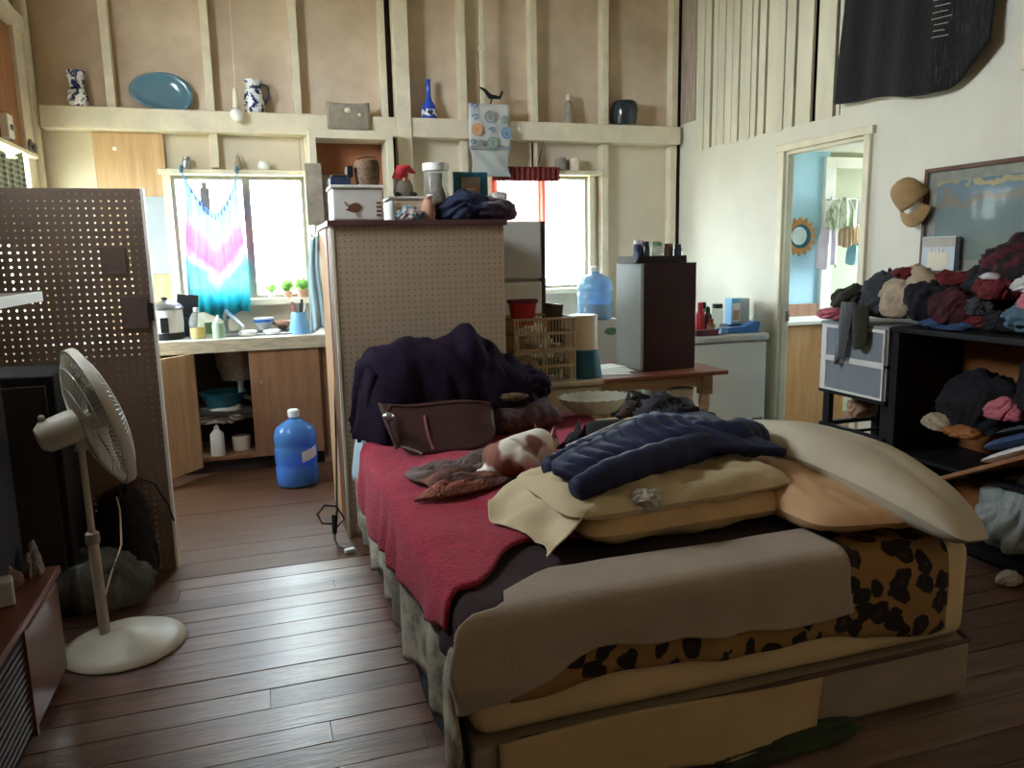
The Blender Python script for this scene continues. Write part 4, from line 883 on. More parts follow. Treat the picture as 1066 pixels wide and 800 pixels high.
# ================================================================ the bed
X0, X1, Y0, Y1, ZT = .44, 2.07, 1.76, 3.88, .545
mat('sheet_cream', '#c9b48c', .85, .06, 5, .15, 40); mat('box_grey', '#8f8474', .85, .08, 6, .2, 60)
mat('red_fleece', '#98203a', .95, .2, 40, .9, 110, sheen=.08); mat('brown_blanket', '#2b1b1e', .95, .15, 8, .3, 80)
mat('grey_blanket', '#948679', .92, .08, 4, .25, 90, sheen=.1); mat('pale_blue_sheet', '#9aabb8', .85, .08, 5, .15, 40)
mat('quilt', '#a49c8b', .9, 0, 9, .5, 22, col2='#6e6a5e', lo=.45, hi=.6); mat('skirt_dark', '#1f2528', .9, .15, 8); mat('lower_sheet', '#b09a74', .88, .07, 4, .2, 30)
mat('green_dark', '#2e3a26', .9, .25, 12)
# leopard print
m, N, L, bs = nodes_of('leopard', .95)
tc = N.new('ShaderNodeTexCoord'); nz = N.new('ShaderNodeTexNoise'); nz.inputs['Scale'].default_value = 14; nz.inputs['Detail'].default_value = 2; L.new(tc.outputs['Object'], nz.inputs[0])
ad = N.new('ShaderNodeVectorMath'); ad.operation = 'MULTIPLY_ADD'; ad.inputs[1].default_value = (.07, .07, .07); L.new(nz.outputs['Color'], ad.inputs[0]); L.new(tc.outputs['Object'], ad.inputs[2])
vo = N.new('ShaderNodeTexVoronoi'); vo.inputs['Scale'].default_value = 14; L.new(ad.outputs[0], vo.inputs['Vector'])
rp = N.new('ShaderNodeValToRGB'); cr = rp.color_ramp; L.new(vo.outputs['Distance'], rp.inputs[0])
cr.elements[0].position = .0; cr.elements[0].color = (*lin('#43301f'), 1); cr.elements[1].position = .5; cr.elements[1].color = (*lin('#8a6a3e'), 1)
for p, c in ((.12, '#3d2a1c'), (.18, '#1c1413'), (.47, '#17100f')): e = cr.elements.new(p); e.color = (*lin(c), 1)
cr.elements[-1].position = .5
L.new(rp.outputs[0], bs.inputs['Base Color'])

bed = thing('bed', 'wide low bed with cream fitted mattress and grey box base', 'bed', (1.25, 2.8, 0))
bx(X0-.005, X1+.02, Y0-.03, Y1, .02, .205).build('box_base', 'box_grey', bed, bevel=.02)
bx(X0+.05, X1-.05, Y0+.05, Y1-.05, 0, .03).build('base_frame', 'skirt_dark', bed)
def rbox(x0, x1, y0, y1, z0, z1, r=.05, n=6):
    "mattress: rounded box from a dense grid"
    b = B(); import bmesh
    b.box(x0, x1, y0, y1, z0, z1); return b
o = rbox(X0, X1+.015, Y0-.02, Y1, .21, ZT).build('mattress', 'sheet_cream', bed, smooth=60)
mod = o.modifiers.new('bevel', 'BEVEL'); mod.width = .055; mod.segments = 5
o2 = B().tube([(X0+.12, Y0-.035, .209), (1.2, Y0-.036, .205), (X1+.0, Y0-.034, .21), (X1+.022, Y0+.02, .21)], .008, 8).build('piping', 'brown_dark', o, smooth=60)

def hangmap(p, q, off, xl=X0, yn=Y0-.02, r=.05):
    "lay cloth coordinates (p along x, q along y) over the bed top, folding down over the left and near edges"
    dx = max(0, xl + r - p); dy = max(0, yn + r - q)
    def fold(d):
        a = min(d/r, PI/2); out = r*math.sin(a); dn = r*(1-math.cos(a)) + max(0, d - r*PI/2)
        return out, dn
    ox, zx = fold(dx); oy, zy = fold(dy)
    x = p if dx == 0 else xl + r - ox - off; y = q if dy == 0 else yn + r - oy - off
    if dx > 0 and dy > 0:
        zd = max(zx, zy) + .25*min(zx, zy)
    else: zd = max(zx, zy)
    return x, y, zd
def blanket(name, pr_, qr, off, m, label, nu=60, nv=60, wav=.012, th=.012, edge=None, seed=0, parent=None, fl=.03, cat='blanket'):
    def fn(u, v):
        p = pr_[0] + (pr_[1]-pr_[0])*u; q = qr[0] + (qr[1]-qr[0])*v
        if edge: p, q = edge(p, q, u, v)
        x, y, zd = hangmap(p, q, off)
        w = fbm(p*3+seed, q*3, seed, 3)*wav
        z = ZT + off - zd + (w if zd < .03 else w*.2)
        if zd > .03:
            k = min(1, (zd-.03)/.15)
            if p < X0+.05: x -= k*fl*(.55+.45*math.sin(q*23+seed+2*math.sin(q*7)))
            y -= .018*k*(fbm(p*4+z*3, z*5, seed+2, 2)+.4) if q < Y0+.03 else 0
            if q < Y0+.03: y -= k*fl*(.55+.45*math.sin(p*21+seed+2*math.sin(p*6)))
        return (x, y, max(z, .012))
    return cloth(name, fn, nu, nv, m, parent, th, label, cat)
# pale quilt hanging on the left side, above a dark skirt
sk_ = blanket('bed_skirt', (X0-.50, X0+.3), (1.78, 3.86), .004, 'skirt_dark', 'dark skirt hanging to the floor on the left of the bed', 30, 60, .0, .005, fl=.012, cat='skirt')
blanket('pale_quilt', (X0-.36, X0+.45), (1.77, 3.84), .012, 'quilt', 'pale patterned quilt hanging below the red blanket on the left side of the bed', 40, 90, .006, .012, edge=lambda p, q, u, v: (p + (1-u)*(.03*math.sin(q*7)+.015*math.sin(q*17)-.04), q), seed=4, fl=.045, cat='quilt')
blanket('pale_blue_sheet', (X0-.20, X0+.5), (3.44, 3.87), .03, 'pale_blue_sheet', 'pale blue sheet corner at the far left of the bed', 26, 26, .01, .006, seed=6, fl=.03, cat='sheet')
# leopard blanket over the near edge
def le(p, q, u, v):
    near = 1.545 + .012*math.sin(p*9) - .055*min(1, max(0, (p-1.4)/.25)); return p, near + (2.7-near)*v
blanket('leopard_blanket', (X0+.09, 1.955), (0, 1), .014, 'leopard', 'leopard print blanket hanging over the near end of the bed', 70, 50, .004, .008, edge=le, seed=2, fl=.012)
# dark brown blanket
blanket('brown_blanket', (X0-.13, 1.60), (1.665, 2.75), .028, 'brown_blanket', 'dark brown blanket showing between the grey and red blankets', 60, 40, .008, .012, edge=lambda p, q, u, v: (p, q + .10*max(0, (p-.6))*(1-v)*.6), seed=8, fl=.025)
# grey blanket over the near edge
def ge(p, q, u, v):
    t_ = min(1, max(0, (p-.40)/.34)); far = 1.735 + .155*t_*t_*(3-2*t_); near = 1.60 - .02*math.sin(p*5+1) - .08*max(0, 1-abs(p-.45)/.3)
    return p + .06*(1-v)*(u > .9)*0, near + (far-near)*v
blanket('grey_blanket', (X0-.09, 1.555), (0, 1), .046, 'grey_blanket', 'soft grey blanket draped over the near left corner of the bed', 80, 44, .006, .012, edge=ge, seed=9, fl=.03)
# red fleece
def re_(p, q, u, v):
    for it in range(3):
        t_ = min(1, max(0, (p-.37)/.36)); near = 1.79 + .32*t_*t_*(3-2*t_); q2 = near + (3.86-near)*v
        drop = .07 + .22*min(1, max(0, (q2-1.75)/1.5))**.7 + .012*math.sin(q2*13)
        k = min(1, max(0, (q2-3.40)/.22)); k = k*k*(3-2*k)
        pl0 = X0 + .05 - drop - .0285 + k*(drop+.05)
        p = pl0 + (1.62-pl0)*u
    return p, q2
blanket('red_fleece_blanket', (X0-.25, 1.62), (0, 1), .044, 'red_fleece', 'red fleece blanket covering the far left of the bed', 90, 110, .016, .014, edge=re_, seed=5, fl=.03)
# cream lower sheet hanging over the base at the near end and a dark green cloth below it
cloth('lower_sheet', lambda u, v: (.50+1.0*u - .03*v*(u > .8), Y0-.045-.015*math.sin(u*11)*v-.03*v, .215-.165*v-.03*(1-u)*v+.012*math.sin(u*5)), 40, 14, 'lower_sheet', None, .006, 'cream sheet hanging over the grey bed base at the near end', 'sheet')
tag(heap('green_cloth', (1.35, Y0-.06, .03), (.24, .05, .035), 'green_dark', 41, .3, 1), 'dark green cloth poking out under the near end of the bed', 'cloth')

# ---------------------------------------------------------------- pillows
mat('case_cream', '#b8a888', .85, .05, 4, .15, 40); mat('case_peach', '#bd9872', .85, .06, 4, .15, 40); mat('case_grey', '#b6ac98', .85, .06, 3, .15, 40); mat('case_yellow', '#b59a72', .85, .12, 6, .2, 30)
def pillow(name, L_, Wd, T, loc, rot, m, label, seed, wr=.018):
    b = pillow_mesh(L_, Wd, T, seed, wr); xf(b, TR(loc, rot)); return tag(b.build(name, m, None, smooth=180), label, 'pillow')
pillow('pillow', .84, .48, .125, (1.235, 2.19, .636), (.0, .01, math.radians(4)), 'case_yellow', 'yellowed pillow under the cream pillowcase at the middle of the bed', 1)
pillow('pillow', .86, .50, .11, (1.20, 2.22, .705), (.02, -.01, math.radians(3)), 'case_cream', 'cream pillow under the navy jacket', 3, .03)
# open flap of the cream case spilling onto the red fleece
def flap(u, v):
    x = .86 - .16*u + .04*u*math.sin(v*6.0+.5); y = 1.975+.48*v - .04*u*(1-v)
    z = .715 - .10*u**.85 - .03*(1-v)*u + .022*u*math.sin(v*13+u*2.5) + .012*math.sin(v*23-u*5)*u*(1-.4*u)
    return (x, y, max(z, .604 + .008*math.sin(v*15)))
cloth('pillowcase_flap', flap, 30, 44, 'case_cream', None, .004, 'loose open end of the cream pillowcase spread over the red blanket', 'pillowcase')
pillow('pillow', .98, .48, .145, (1.76, 2.24, .628), (.06, 0, math.radians(87)), 'case_peach', 'peach pillow lying under the big pale pillow', 5)
b = pillow_mesh(2.0, 2.0, .20, 7, .006, 34, .04)
def bigp(v):
    s_ = -v[0]; t_ = v[1]                       # s_ = -1 at the near, drooping tip
    k = .30 + .70*min(1, (s_+1)/.95)**.7
    return (1.985 + .055*s_ + t_*.26*k, 2.185 + .60*s_ + .03*t_, .685 - .085*max(0, -s_)**2 - .02*max(0, s_)**2 - .05*t_*k + v[2]*(.62+.38*k))
b.v = [bigp(v) for v in b.v]
tag(b.build('pillow', 'case_grey', None, smooth=180), 'big pale pillow lying along the right side of the bed', 'pillow')

# ---------------------------------------------------------------- heap of dark purple blanket, bag, knit throw
mat('purple_fleece', '#1e1424', .97, .2, 12, .4, 90, spec=.1)
pb_ = thing('purple_blanket', 'dark purple fleece blanket heaped against the pegboard cabinet', 'blanket', (.83, 3.66, .6))
import bmesh
def sculpt(name, prof, yc, dep, m, parent=None, seed=0, amp=.03, nu=64, nv=26, zb=.6, label=None, cat=None):
    "a heap with a drawn ridge line: prof = [(x, ztop)], round front and back, pleated"
    xs = [p[0] for p in prof]
    def top(x):
        for (xa, za), (xb, zb_) in zip(prof[:-1], prof[1:]):
            if xa <= x <= xb:
                t_ = (x-xa)/(xb-xa); t_ = t_*t_*(3-2*t_); return za+(zb_-za)*t_
        return prof[-1][1]
    def fn(u, v):
        x = xs[0]+(xs[-1]-xs[0])*u; h = max(.015, top(x)-zb); a = PI*v
        rim = min(1, 6*u*(1-u)+.25)
        yv = yc - dep*rim*math.cos(a); zv = zb + h*math.sin(a)**.75
        n_ = fbm(x*4+seed, a*.9, seed, 3)*amp + abs(noise.noise(Vector((x*9+seed+a*1.2, a*1.3, seed))))*amp*1.3
        return (x + noise.noise(Vector((x*5, a*2, seed)))*.02, yv - n_*math.cos(a)*.9, max(zb-.005, zv + n_*math.sin(a)))
    o = B().grid(fn, nu, nv).build(name, m, parent, smooth=180)
    return tag(o, label, cat)
sculpt('heap', [(.37, .68), (.42, .95), (.50, 1.01), (.66, 1.05), (.84, 1.06), (.97, 1.095), (1.06, 1.02), (1.17, .95), (1.29, .87), (1.36, .80), (1.38, .70)], 3.70, .22, 'purple_fleece', pb_, 1, .03, 90, 40, .60)
heap('fold', (1.25, 3.62, .80), (.13, .10, .075), 'purple_fleece', 17, .25, .7, .1, False, pb_, 5)
cloth('hanging_end', lambda u, v: (.42-.03*v-.02*math.sin(v*4)+.10*u, 3.56+.04*math.sin(u*8)-.05*v*0+.12*(1-u), .93-.36*v+.02*math.sin(u*6)), 16, 20, 'purple_fleece', pb_, .02)
mat('pattern_pillow', '#5a4038', .9, 0, 22, .3, 50, col2='#2b222a', lo=.42, hi=.58)
b = pillow_mesh(.42, .34, .16, 21, .012); xf(b, TR((1.17, 3.58, .68), (.25, .0, .1))); tag(b.build('patterned_pillow', 'pattern_pillow', None, smooth=180), 'dark patterned cushion squeezed under the purple blanket', 'cushion')
tag(heap('fringed_scarf', (1.12, 3.48, .775), (.07, .03, .02), mat('straw', '#6b5440', .9, .3, 50, .5, 90), 23, .5, 2, flat=False), 'brown fringed scarf end between cushion and purple blanket', 'scarf')
tag(heap('maroon_cloth', (1.33, 3.62, .64), (.07, .07, .06), 'cloth_maroon', 24, .3, 1), 'small maroon cloth at the right of the cushion', 'cloth')
# leather bag
mat('leather', '#3a1f1a', .7, .12, 10, .1, 50, spec=.25); 
bgt = thing('handbag', 'brown leather handbag lying in front of the purple blanket', 'bag', (.76, 3.30, .59))
def bagf(sg):
    def f(u, v):
        a = 2*u-1; z = .597 + v*(.185-.015*a) + .06*abs(a)**5*(1-v)**2; w_ = .235 + .035*v
        x = .745 + a*w_; t_ = (1-abs(a)**4)*(.065*(1-v)**.6+.012)
        return (x, 3.30 + .16*v + sg*t_ - .0, z + .008*math.sin(u*7+v*3)*v)
    return f
bb = B(); bb.grid(bagf(-1), 26, 14); bb.grid(bagf(1), 26, 14); bb.build('body', 'leather', bgt, smooth=180, solid=.006)
B().tube([tuple(Vector(bagf(-1)(.1+.8*k/12, .96)) + Vector((0, -.004, .004))) for k in range(13)], .006, 6).build('zip_edge', 'brown_dark', bgt, smooth=60)
B().tube([tuple(Vector(bagf(-1)(.36-.015*math.sin(k/10*3), .78-.7*k/10)) + Vector((0, -.008, 0))) for k in range(11)], .008, 8).build('strap', 'cloth_maroon', bgt, smooth=60)
B().tube([(.52, 3.25, .63), (.50, 3.29, .70), (.485, 3.34, .76), (.52, 3.38, .79)], .010, 8).build('handle', 'leather', bgt, smooth=60)
for q in ((.56, 3.215, .625), (.585, 3.205, .615)): B().tube([(q[0]-.03, q[1], q[2]+.022), (q[0], q[1]-.01, q[2]+.014), (q[0]+.03, q[1]-.008, q[2]-.004)], .006, 6).build('buckle', 'steel', bgt, smooth=60)
B().sph((.495, 3.30, .765), (.025, .02, .02), 8).build('clasp', 'steel', bgt, smooth=180)
# knitted throw in orange and brown stripes
m, N, L, bs = nodes_of('knit_stripes', .95)
tc = N.new('ShaderNodeTexCoord'); sp = N.new('ShaderNodeSeparateXYZ'); L.new(tc.outputs['Object'], sp.inputs[0]); nz = N.new('ShaderNodeTexNoise'); nz.inputs['Scale'].default_value = 5; L.new(tc.outputs['Object'], nz.inputs[0])
ma = N.new('ShaderNodeMath'); ma.operation = 'MULTIPLY_ADD'; ma.inputs[1].default_value = 1.7; ma.inputs[2].default_value = .52; L.new(sp.outputs['Y'], ma.inputs[0])
ma2 = N.new('ShaderNodeMath'); ma2.operation = 'MULTIPLY_ADD'; ma2.inputs[1].default_value = .3; L.new(nz.outputs['Fac'], ma2.inputs[0]); L.new(ma.outputs[0], ma2.inputs[2])
rp = N.new('ShaderNodeValToRGB'); cr = rp.color_ramp; L.new(ma2.outputs[0], rp.inputs[0])
for p, c in ((.0, '#2c4a50'), (.10, '#6b4a44'), (.3, '#8a5040'), (.42, '#3a2422'), (.52, '#7e5040'), (.62, '#4a342f'), (.78, '#7a6a66'), (.95, '#5f5452')): e = cr.elements.new(p); e.color = (*lin(c), 1)
cr.elements.remove(cr.elements[0]); cr.elements.remove(cr.elements[-1]); L.new(rp.outputs[0], bs.inputs['Base Color'])
n2 = N.new('ShaderNodeTexNoise'); n2.inputs['Scale'].default_value = 70; L.new(tc.outputs['Object'], n2.inputs[0]); bp = N.new('ShaderNodeBump'); bp.inputs['Strength'].default_value = .9; bp.inputs['Distance'].default_value = .012; L.new(n2.outputs['Fac'], bp.inputs['Height']); L.new(bp.outputs[0], bs.inputs['Normal'])
def throw(u, v):
    # u along (left to right), v across; three soft pleats
    x = .46 + .46*u + .05*math.sin(v*6)*(1-u) + .10*v; y = 2.56 + .42*v + .10*u - .03*math.sin(u*4)
    pl_ = abs(math.sin(v*PI*3.4+.4+1.2*math.sin(u*3)))**.7*(.75+.35*math.sin(u*5+v*4)); edge = min(1, 5*u+.1)*min(1, 5*(1-u)+.25)*min(1, 8*v)*min(1, 8*(1-v))
    z = .612 + .05*pl_*edge + .022*fbm(u*4, v*5, 3)*edge
    return (x, y, z)
cloth('knitted_throw', throw, 60, 70, 'knit_stripes', None, .012, 'striped orange and brown knitted throw crumpled on the red blanket', 'throw')

# ---------------------------------------------------------------- navy quilted jacket
mat('navy_quilt', '#151b3c', .62, .15, 8, .35, 18, spec=.3)
jk = thing('puffer_jacket', 'navy quilted puffer jacket thrown over the pillows', 'jacket', (1.33, 2.45, .78))
def jacket(u, v):
    # u along the jacket (x), v across (y): quilting ridges run across
    x = .88 + .76*u - .05*math.sin(v*5); y = 2.09 + .07*math.sin(u*3.0) + v*(.26+.36*u)
    e = min(1, 6*u)*min(1, 5*(1-u))*min(1, 6*v)*min(1, 6*(1-v))
    base = .785 + .065*math.exp(-((u-.62)/.33)**2)*(.35+.65*math.sin(PI*min(1, v*1.05+.05))) - .015*max(0, .16-v)/.16
    quilt_ = .013*abs(math.sin((u*11+v*1.2)*PI))**.6
    return (x, y, base + quilt_*e + .03*fbm(u*2.2, v*2.2, 5, 2)*e)
cloth('back_panel', jacket, 90, 50, 'navy_quilt', jk, .03)
def sleeve(pts, rs, name):
    P_s = [Vector(p) for p in pts]; pp = []; rr_ = []
    for k in range(41):
        t_ = k/40*(len(P_s)-1); i = min(int(t_), len(P_s)-2); f = t_-i
        pp.append(P_s[i].lerp(P_s[i+1], f)); r_ = rs[i]+(rs[i+1]-rs[i])*f; rr_.append(r_*(1+.09*abs(math.sin(k*.55))-.04))
    return B().tube(pp, rr_, 14).build(name, 'navy_quilt', jk, smooth=180)
sleeve([(.85, 2.04, .755), (.97, 2.07, .785), (1.17, 2.13, .80), (1.40, 2.22, .80)], [.036, .045, .05, .05], 'sleeve')
sleeve([(.86, 2.30, .755), (1.02, 2.36, .775), (1.28, 2.46, .795)], [.035, .05, .06], 'sleeve')
sleeve([(1.40, 2.30, .80), (1.54, 2.26, .79), (1.66, 2.32, .775), (1.69, 2.46, .775)], [.07, .075, .065, .05], 'hood')
B().tube([tuple(Vector(jacket(.04+.55*k/16, .985)) + Vector((0, .012, .016))) for k in range(17)], .0035, 6).build('piping', 'paper_white', jk, smooth=60)
tag(heap('grey_glove', (1.06, 1.99, .72), (.045, .035, .03), 'rag_grey', 44, .4, 1.2, flat=False), 'grey glove tip hanging under the jacket', 'glove')
mat('lace_dark', '#26242c', .8, .6, 60, .8, 70)
tag(heap('lace_scarf', (1.58, 2.76, .72), (.16, .12, .12), 'lace_dark', 47, .45, 1.6, lvl=5), 'dark lacy scarf bunched behind the jacket', 'scarf')
# cut glass bowl
glassy('cut_glass', '#d7d6c8', .62, .06)
gb = thing('glass_bowl', 'wide cut-glass bowl with scalloped rim at the far edge of the bed', 'bowl', (1.63, 3.72, .60))
vs = []; fs = []; n = 48; prof = [(.03, .0), (.12, .008), (.17, .045), (.205, .085), (.195, .085), (.16, .05), (.11, .018), (.0, .012)]
for i in range(n):
    a = 2*PI*i/n; k_ = 1+.035*(i % 2)
    for r_, z in prof: vs.append((1.66+r_*k_*math.cos(a), 3.70+r_*k_*math.sin(a)*.75, .612+z*(1+.08*(i % 2))))
k_ = len(prof)
for i in range(n):
    j = (i+1) % n
    for q in range(k_-1): fs.append((i*k_+q, j*k_+q, j*k_+q+1, i*k_+q+1))
B().add(vs, fs).build('bowl', 'cut_glass', gb)
B().lathe([(.0, 0), (.05, 0), (.055, .004), (.0, .006)], 20, (1.66, 3.70, .604)).build('foot', 'cut_glass', gb, smooth=40)

# ---------------------------------------------------------------- the dogs
def fur(name, base, patch, spots, rough=.9):
    m, N, L, bs = nodes_of(name, rough)
    tc = N.new('ShaderNodeTexCoord'); nz = N.new('ShaderNodeTexNoise'); nz.inputs['Scale'].default_value = 7; nz.inputs['Detail'].default_value = 1.5; L.new(tc.outputs['Object'], nz.inputs[0])
    rp = N.new('ShaderNodeValToRGB'); rp.color_ramp.elements[0].position = spots-.03; rp.color_ramp.elements[1].position = spots+.03
    rp.color_ramp.elements[0].color = (*lin(patch), 1); rp.color_ramp.elements[1].color = (*lin(base), 1); L.new(nz.outputs['Fac'], rp.inputs[0]); L.new(rp.outputs[0], bs.inputs['Base Color'])
    n2 = N.new('ShaderNodeTexNoise'); n2.inputs['Scale'].default_value = 150; L.new(tc.outputs['Object'], n2.inputs[0]); bp = N.new('ShaderNodeBump'); bp.inputs['Strength'].default_value = .4; L.new(n2.outputs['Fac'], bp.inputs['Height']); L.new(bp.outputs[0], bs.inputs['Normal'])
    return m
fur('fur_white_tan', '#d9d2c8', '#7d4d3c', .46); fur('fur_black', '#171519', '#2a2224', .3); fur('fur_brown', '#4a3a30', '#332823', .48)
mat('dog_nose', '#1a1416', .3); mat('ear_pink', '#b98a82', .8, .1, 10, transl=.3); mat('tan_fur', '#8a5a3c', .9)
def cap(b, p0, p1, r0, r1, n=7):
    p0 = Vector(p0); p1 = Vector(p1)
    for k in range(n): t_ = k/(n-1); b.sph(p0.lerp(p1, t_), r0+(r1-r0)*t_, 8)
def dog(name, label, at, rz, furm, nose='dog_nose', sc=1.0, innerear='ear_pink', hd=-.062):
    """a small dog lying curled on its belly: local +x is toward the head; haunch folded, front legs stretched"""
    t = thing(name, label, 'dog', at, rz); t.scale = (sc, sc, sc)
    b = B()
    cap(b, (-.11, 0, .075), (.0, .0, .082), .078, .074); cap(b, (0, 0, .082), (.11, .0, .088), .074, .066)      # trunk: rump, loin, chest
    cap(b, (.11, 0, .085), (.165, .01, .125+hd), .055, .040)                                                       # neck
    b.sph((.195, .012, .138+hd), (.052, .046, .042), 10)                                                          # skull
    cap(b, (.22, .014, .128+hd), (.262, .018, .112+hd), .030, .019)                                                  # muzzle
    for s_ in (-1, 1):
        cap(b, (-.10, s_*.06, .075), (-.055, s_*.082, .05), .055, .040); cap(b, (-.04, s_*.088, .03), (-.13, s_*.095, .02), .026, .016); cap(b, (-.13, s_*.095, .02), (-.075, s_*.105, .014), .016, .014)
        cap(b, (.10, s_*.05, .07), (.085, s_*.062, .03), .036, .022); cap(b, (.085, s_*.062, .025), (.19, s_*.055, .016), .020, .014); b.sph((.20, s_*.055, .015), (.022, .016, .014), 8)
    cap(b, (-.17, .02, .05), (-.15, .12, .018), .016, .008, 8)                                                 # tail curled round
    body = b.build('body', furm, t, remesh=.009, smoothit=4, local=True)
    for s_ in (-1, 1):
        e = B().add([(.178, .012+s_*.020, .170+hd), (.203, .012+s_*.044, .160+hd), (.172, .012+s_*.050, .222+hd), (.166, .012+s_*.036, .162+hd), (.192, .012+s_*.036, .176+hd)], [(0, 1, 4), (0, 4, 2), (4, 1, 2), (0, 2, 3), (1, 3, 2), (0, 3, 1)])
        e.build('ear', innerear, t, local=True)
        B().sph((.232, .014+s_*.024, .148+hd), .007, 8).build('eye', nose, t, smooth=180, local=True)
    B().sph((.279, .019, .114+hd), (.009, .012, .009), 8).build('nose', nose, t, smooth=180, local=True)
    return t
dog('sleeping_dog', 'small white dog with brown patches lying between the throw and the jacket', (.94, 2.79, .605), math.radians(36), 'fur_white_tan')
dog('sleeping_dog', 'black dog with a pricked ear lying behind the navy jacket', (1.42, 2.90, .60), math.radians(172), 'fur_black', sc=1.0, innerear='fur_black')
dog('sleeping_dog', 'dark brown dog resting beside the lacy scarf at the far side of the bed', (1.83, 3.28, .60), math.radians(188), 'fur_brown', sc=1.0, innerear='fur_brown', hd=-.02)
# ================================================================ left side: pegboard screen, fan, console
ps_ = thing('pegboard_screen', 'brown pegboard screen with light showing through its holes', 'screen', (-.95, 3.84, 0))
bx(-1.395, -.474, 3.836, 3.843, .0, 1.775).build('pegboard', 'peg_brown', ps_)
bx(-.474, -.462, 3.83, 3.885, .0, 1.777).build('edge_strip', 'white_paint', ps_)
bx(-.515, -.474, 3.843, 3.883, .0, 1.775).build('batten', 'side_wood', ps_); bx(-1.395, -.515, 3.843, 3.883, 1.735, 1.775).build('batten', 'side_wood', ps_); bx(-1.39, -1.35, 3.843, 3.883, 0, 1.735).build('batten', 'side_wood', ps_)
mat('patch_brown', '#62524a', .7, .05, 6)
bx(-.60, -.49, 3.828, 3.836, 1.16, 1.30).build('patch', 'patch_brown', ps_); bx(-.66, -.56, 3.832, 3.836, 1.40, 1.52).build('patch', 'patch_brown', ps_)
bx(-.487, -.465, 3.82, 3.836, 1.19, 1.27).build('latch', 'black_plastic', ps_)
mat('matte_black', '#141317', .6, .15, 8, spec=.3)
sp_ = thing('speaker_cabinet', 'tall black speaker cabinet in front of the pegboard screen', 'speaker', (-1.06, 3.6, 0))
bx(-1.34, -.80, 3.42, 3.80, .0, 1.02).build('body', 'matte_black', sp_, bevel=.008); bx(-1.31, -.83, 3.40, 3.42, .05, .98).build('grille', 'dark_gap', sp_, bevel=.004)
wood('console_wood', '#5a2f22', '#77422f', 1, .4, 4, .06, coat=.15)
co = thing('media_console', 'low reddish-brown wooden console at the left edge', 'cabinet', (-1.05, 2.0, 0))
bx(-1.38, -.745, .9, 2.88, .04, .395).build('body', 'console_wood', co, bevel=.004); bx(-1.385, -.725, .88, 2.90, .395, .42).build('top', 'console_wood', co, bevel=.004)
bx(-1.36, -.77, .92, 2.86, 0, .04).build('plinth', 'dark_gap', co)
bx(-.745, -.732, 2.48, 2.86, .065, .375).build('door', 'console_wood', co, bevel=.004)
bx(-.745, -.732, 1.72, 2.06, .065, .375).build('door', 'console_wood', co, bevel=.004)
gl = bx(-.745, -.738, 2.07, 2.46, .06, .38).build('louvre_panel', 'dark_gap', co)
for k in range(13): B().obox((-.738, 2.27, .085+.0225*k), (.006, .36, .010), (0, .5, 0)).build('louvre', 'brown_dark', gl)
bx(-.742, -.728, 2.455, 2.475, .05, .39).build('stile', 'console_wood', co); bx(-.742, -.728, 2.06, 2.08, .05, .39).build('stile', 'console_wood', co)
bs_ = thing('black_shelf_tower', 'black shelf tower with a pale edged brown top on the console', 'shelf', (-1.1, 2.4, .421))
bx(-1.37, -.83, 2.86, 2.885, .421, 1.335).build('back', 'matte_black', bs_); bx(-1.37, -1.35, 2.0, 2.86, .421, 1.335).build('side', 'matte_black', bs_); bx(-.85, -.83, 2.2, 2.86, .421, 1.335).build('side', 'matte_black', bs_)
bx(-1.37, -.69, 1.9, 2.9, 1.335, 1.362).build('top', 'brown_dark', bs_, bevel=.003); bx(-.69, -.682, 1.9, 2.9, 1.333, 1.364).build('edge', 'white_paint', bs_)
for z in (.70, 1.0): bx(-1.35, -.85, 2.0, 2.86, z, z+.018).build('shelf', 'matte_black', bs_)
B().sph((-.822, 2.75, 1.2), .014, 8).build('knob', 'dark_gap', bs_, smooth=180)
tag(heap('paper_scrap', (-.79, 2.84, .455), (.02, .03, .065), mat('scrap', '#7d736a', .8, .1, 8), 51, .5, 1, flat=True), 'torn pale paper standing at the end of the console', 'paper')
tag(heap('trinket', (-.87, 2.74, .452), (.06, .05, .055), mat('rust_dull', '#6a4a38', .7, .2, 12), 52, .4, 1), 'brown trinket on the console top', 'ornament')
tag(B().obox((-.83, 2.60, .462), (.09, .07, .08), (0, 0, .3)).build('grey_carton', 'rag_grey', bevel=.008), 'small grey carton on the console top', 'box')
# bags on the floor behind the fan
glassy('bag_film', '#c4cac6', .8, .12)
tag(heap('black_backpack', (-.66, 3.70, .17), (.13, .10, .30), 'matte_black', 55, .18, .7, lvl=5), 'black backpack standing against the pegboard screen', 'bag')
bp_ = thing('plastic_bag', 'clear plastic bag bulging over a brown carton behind the fan', 'bag', (-.74, 3.42, 0))
bx(-.83, -.66, 3.43, 3.53, .0, .13).build('carton', 'rust_dull', bp_, bevel=.006)
heap('film', (-.73, 3.46, .11), (.17, .11, .15), 'bag_film', 56, .4, 1.2, parent=bp_, lvl=5)
wcd = thing('fan_cord', 'thin black cord hooked on the pegboard screen edge', 'cord', (-.55, 3.7, 0))
B().tube([(-.66, 3.62, .40), (-.64, 3.66, .50), (-.58, 3.70, .50), (-.52, 3.74, .45), (-.48, 3.80, .33), (-.465, 3.82, .24)], .005, 6).build('wire', 'black_plastic', wcd, smooth=60)
B().tube([(-.69, 3.3, .10), (-.66, 3.36, .2), (-.63, 3.45, .28), (-.64, 3.55, .4), (-.66, 3.62, .44)], .004, 6).build('lead', 'cream_plastic', wcd, smooth=60)

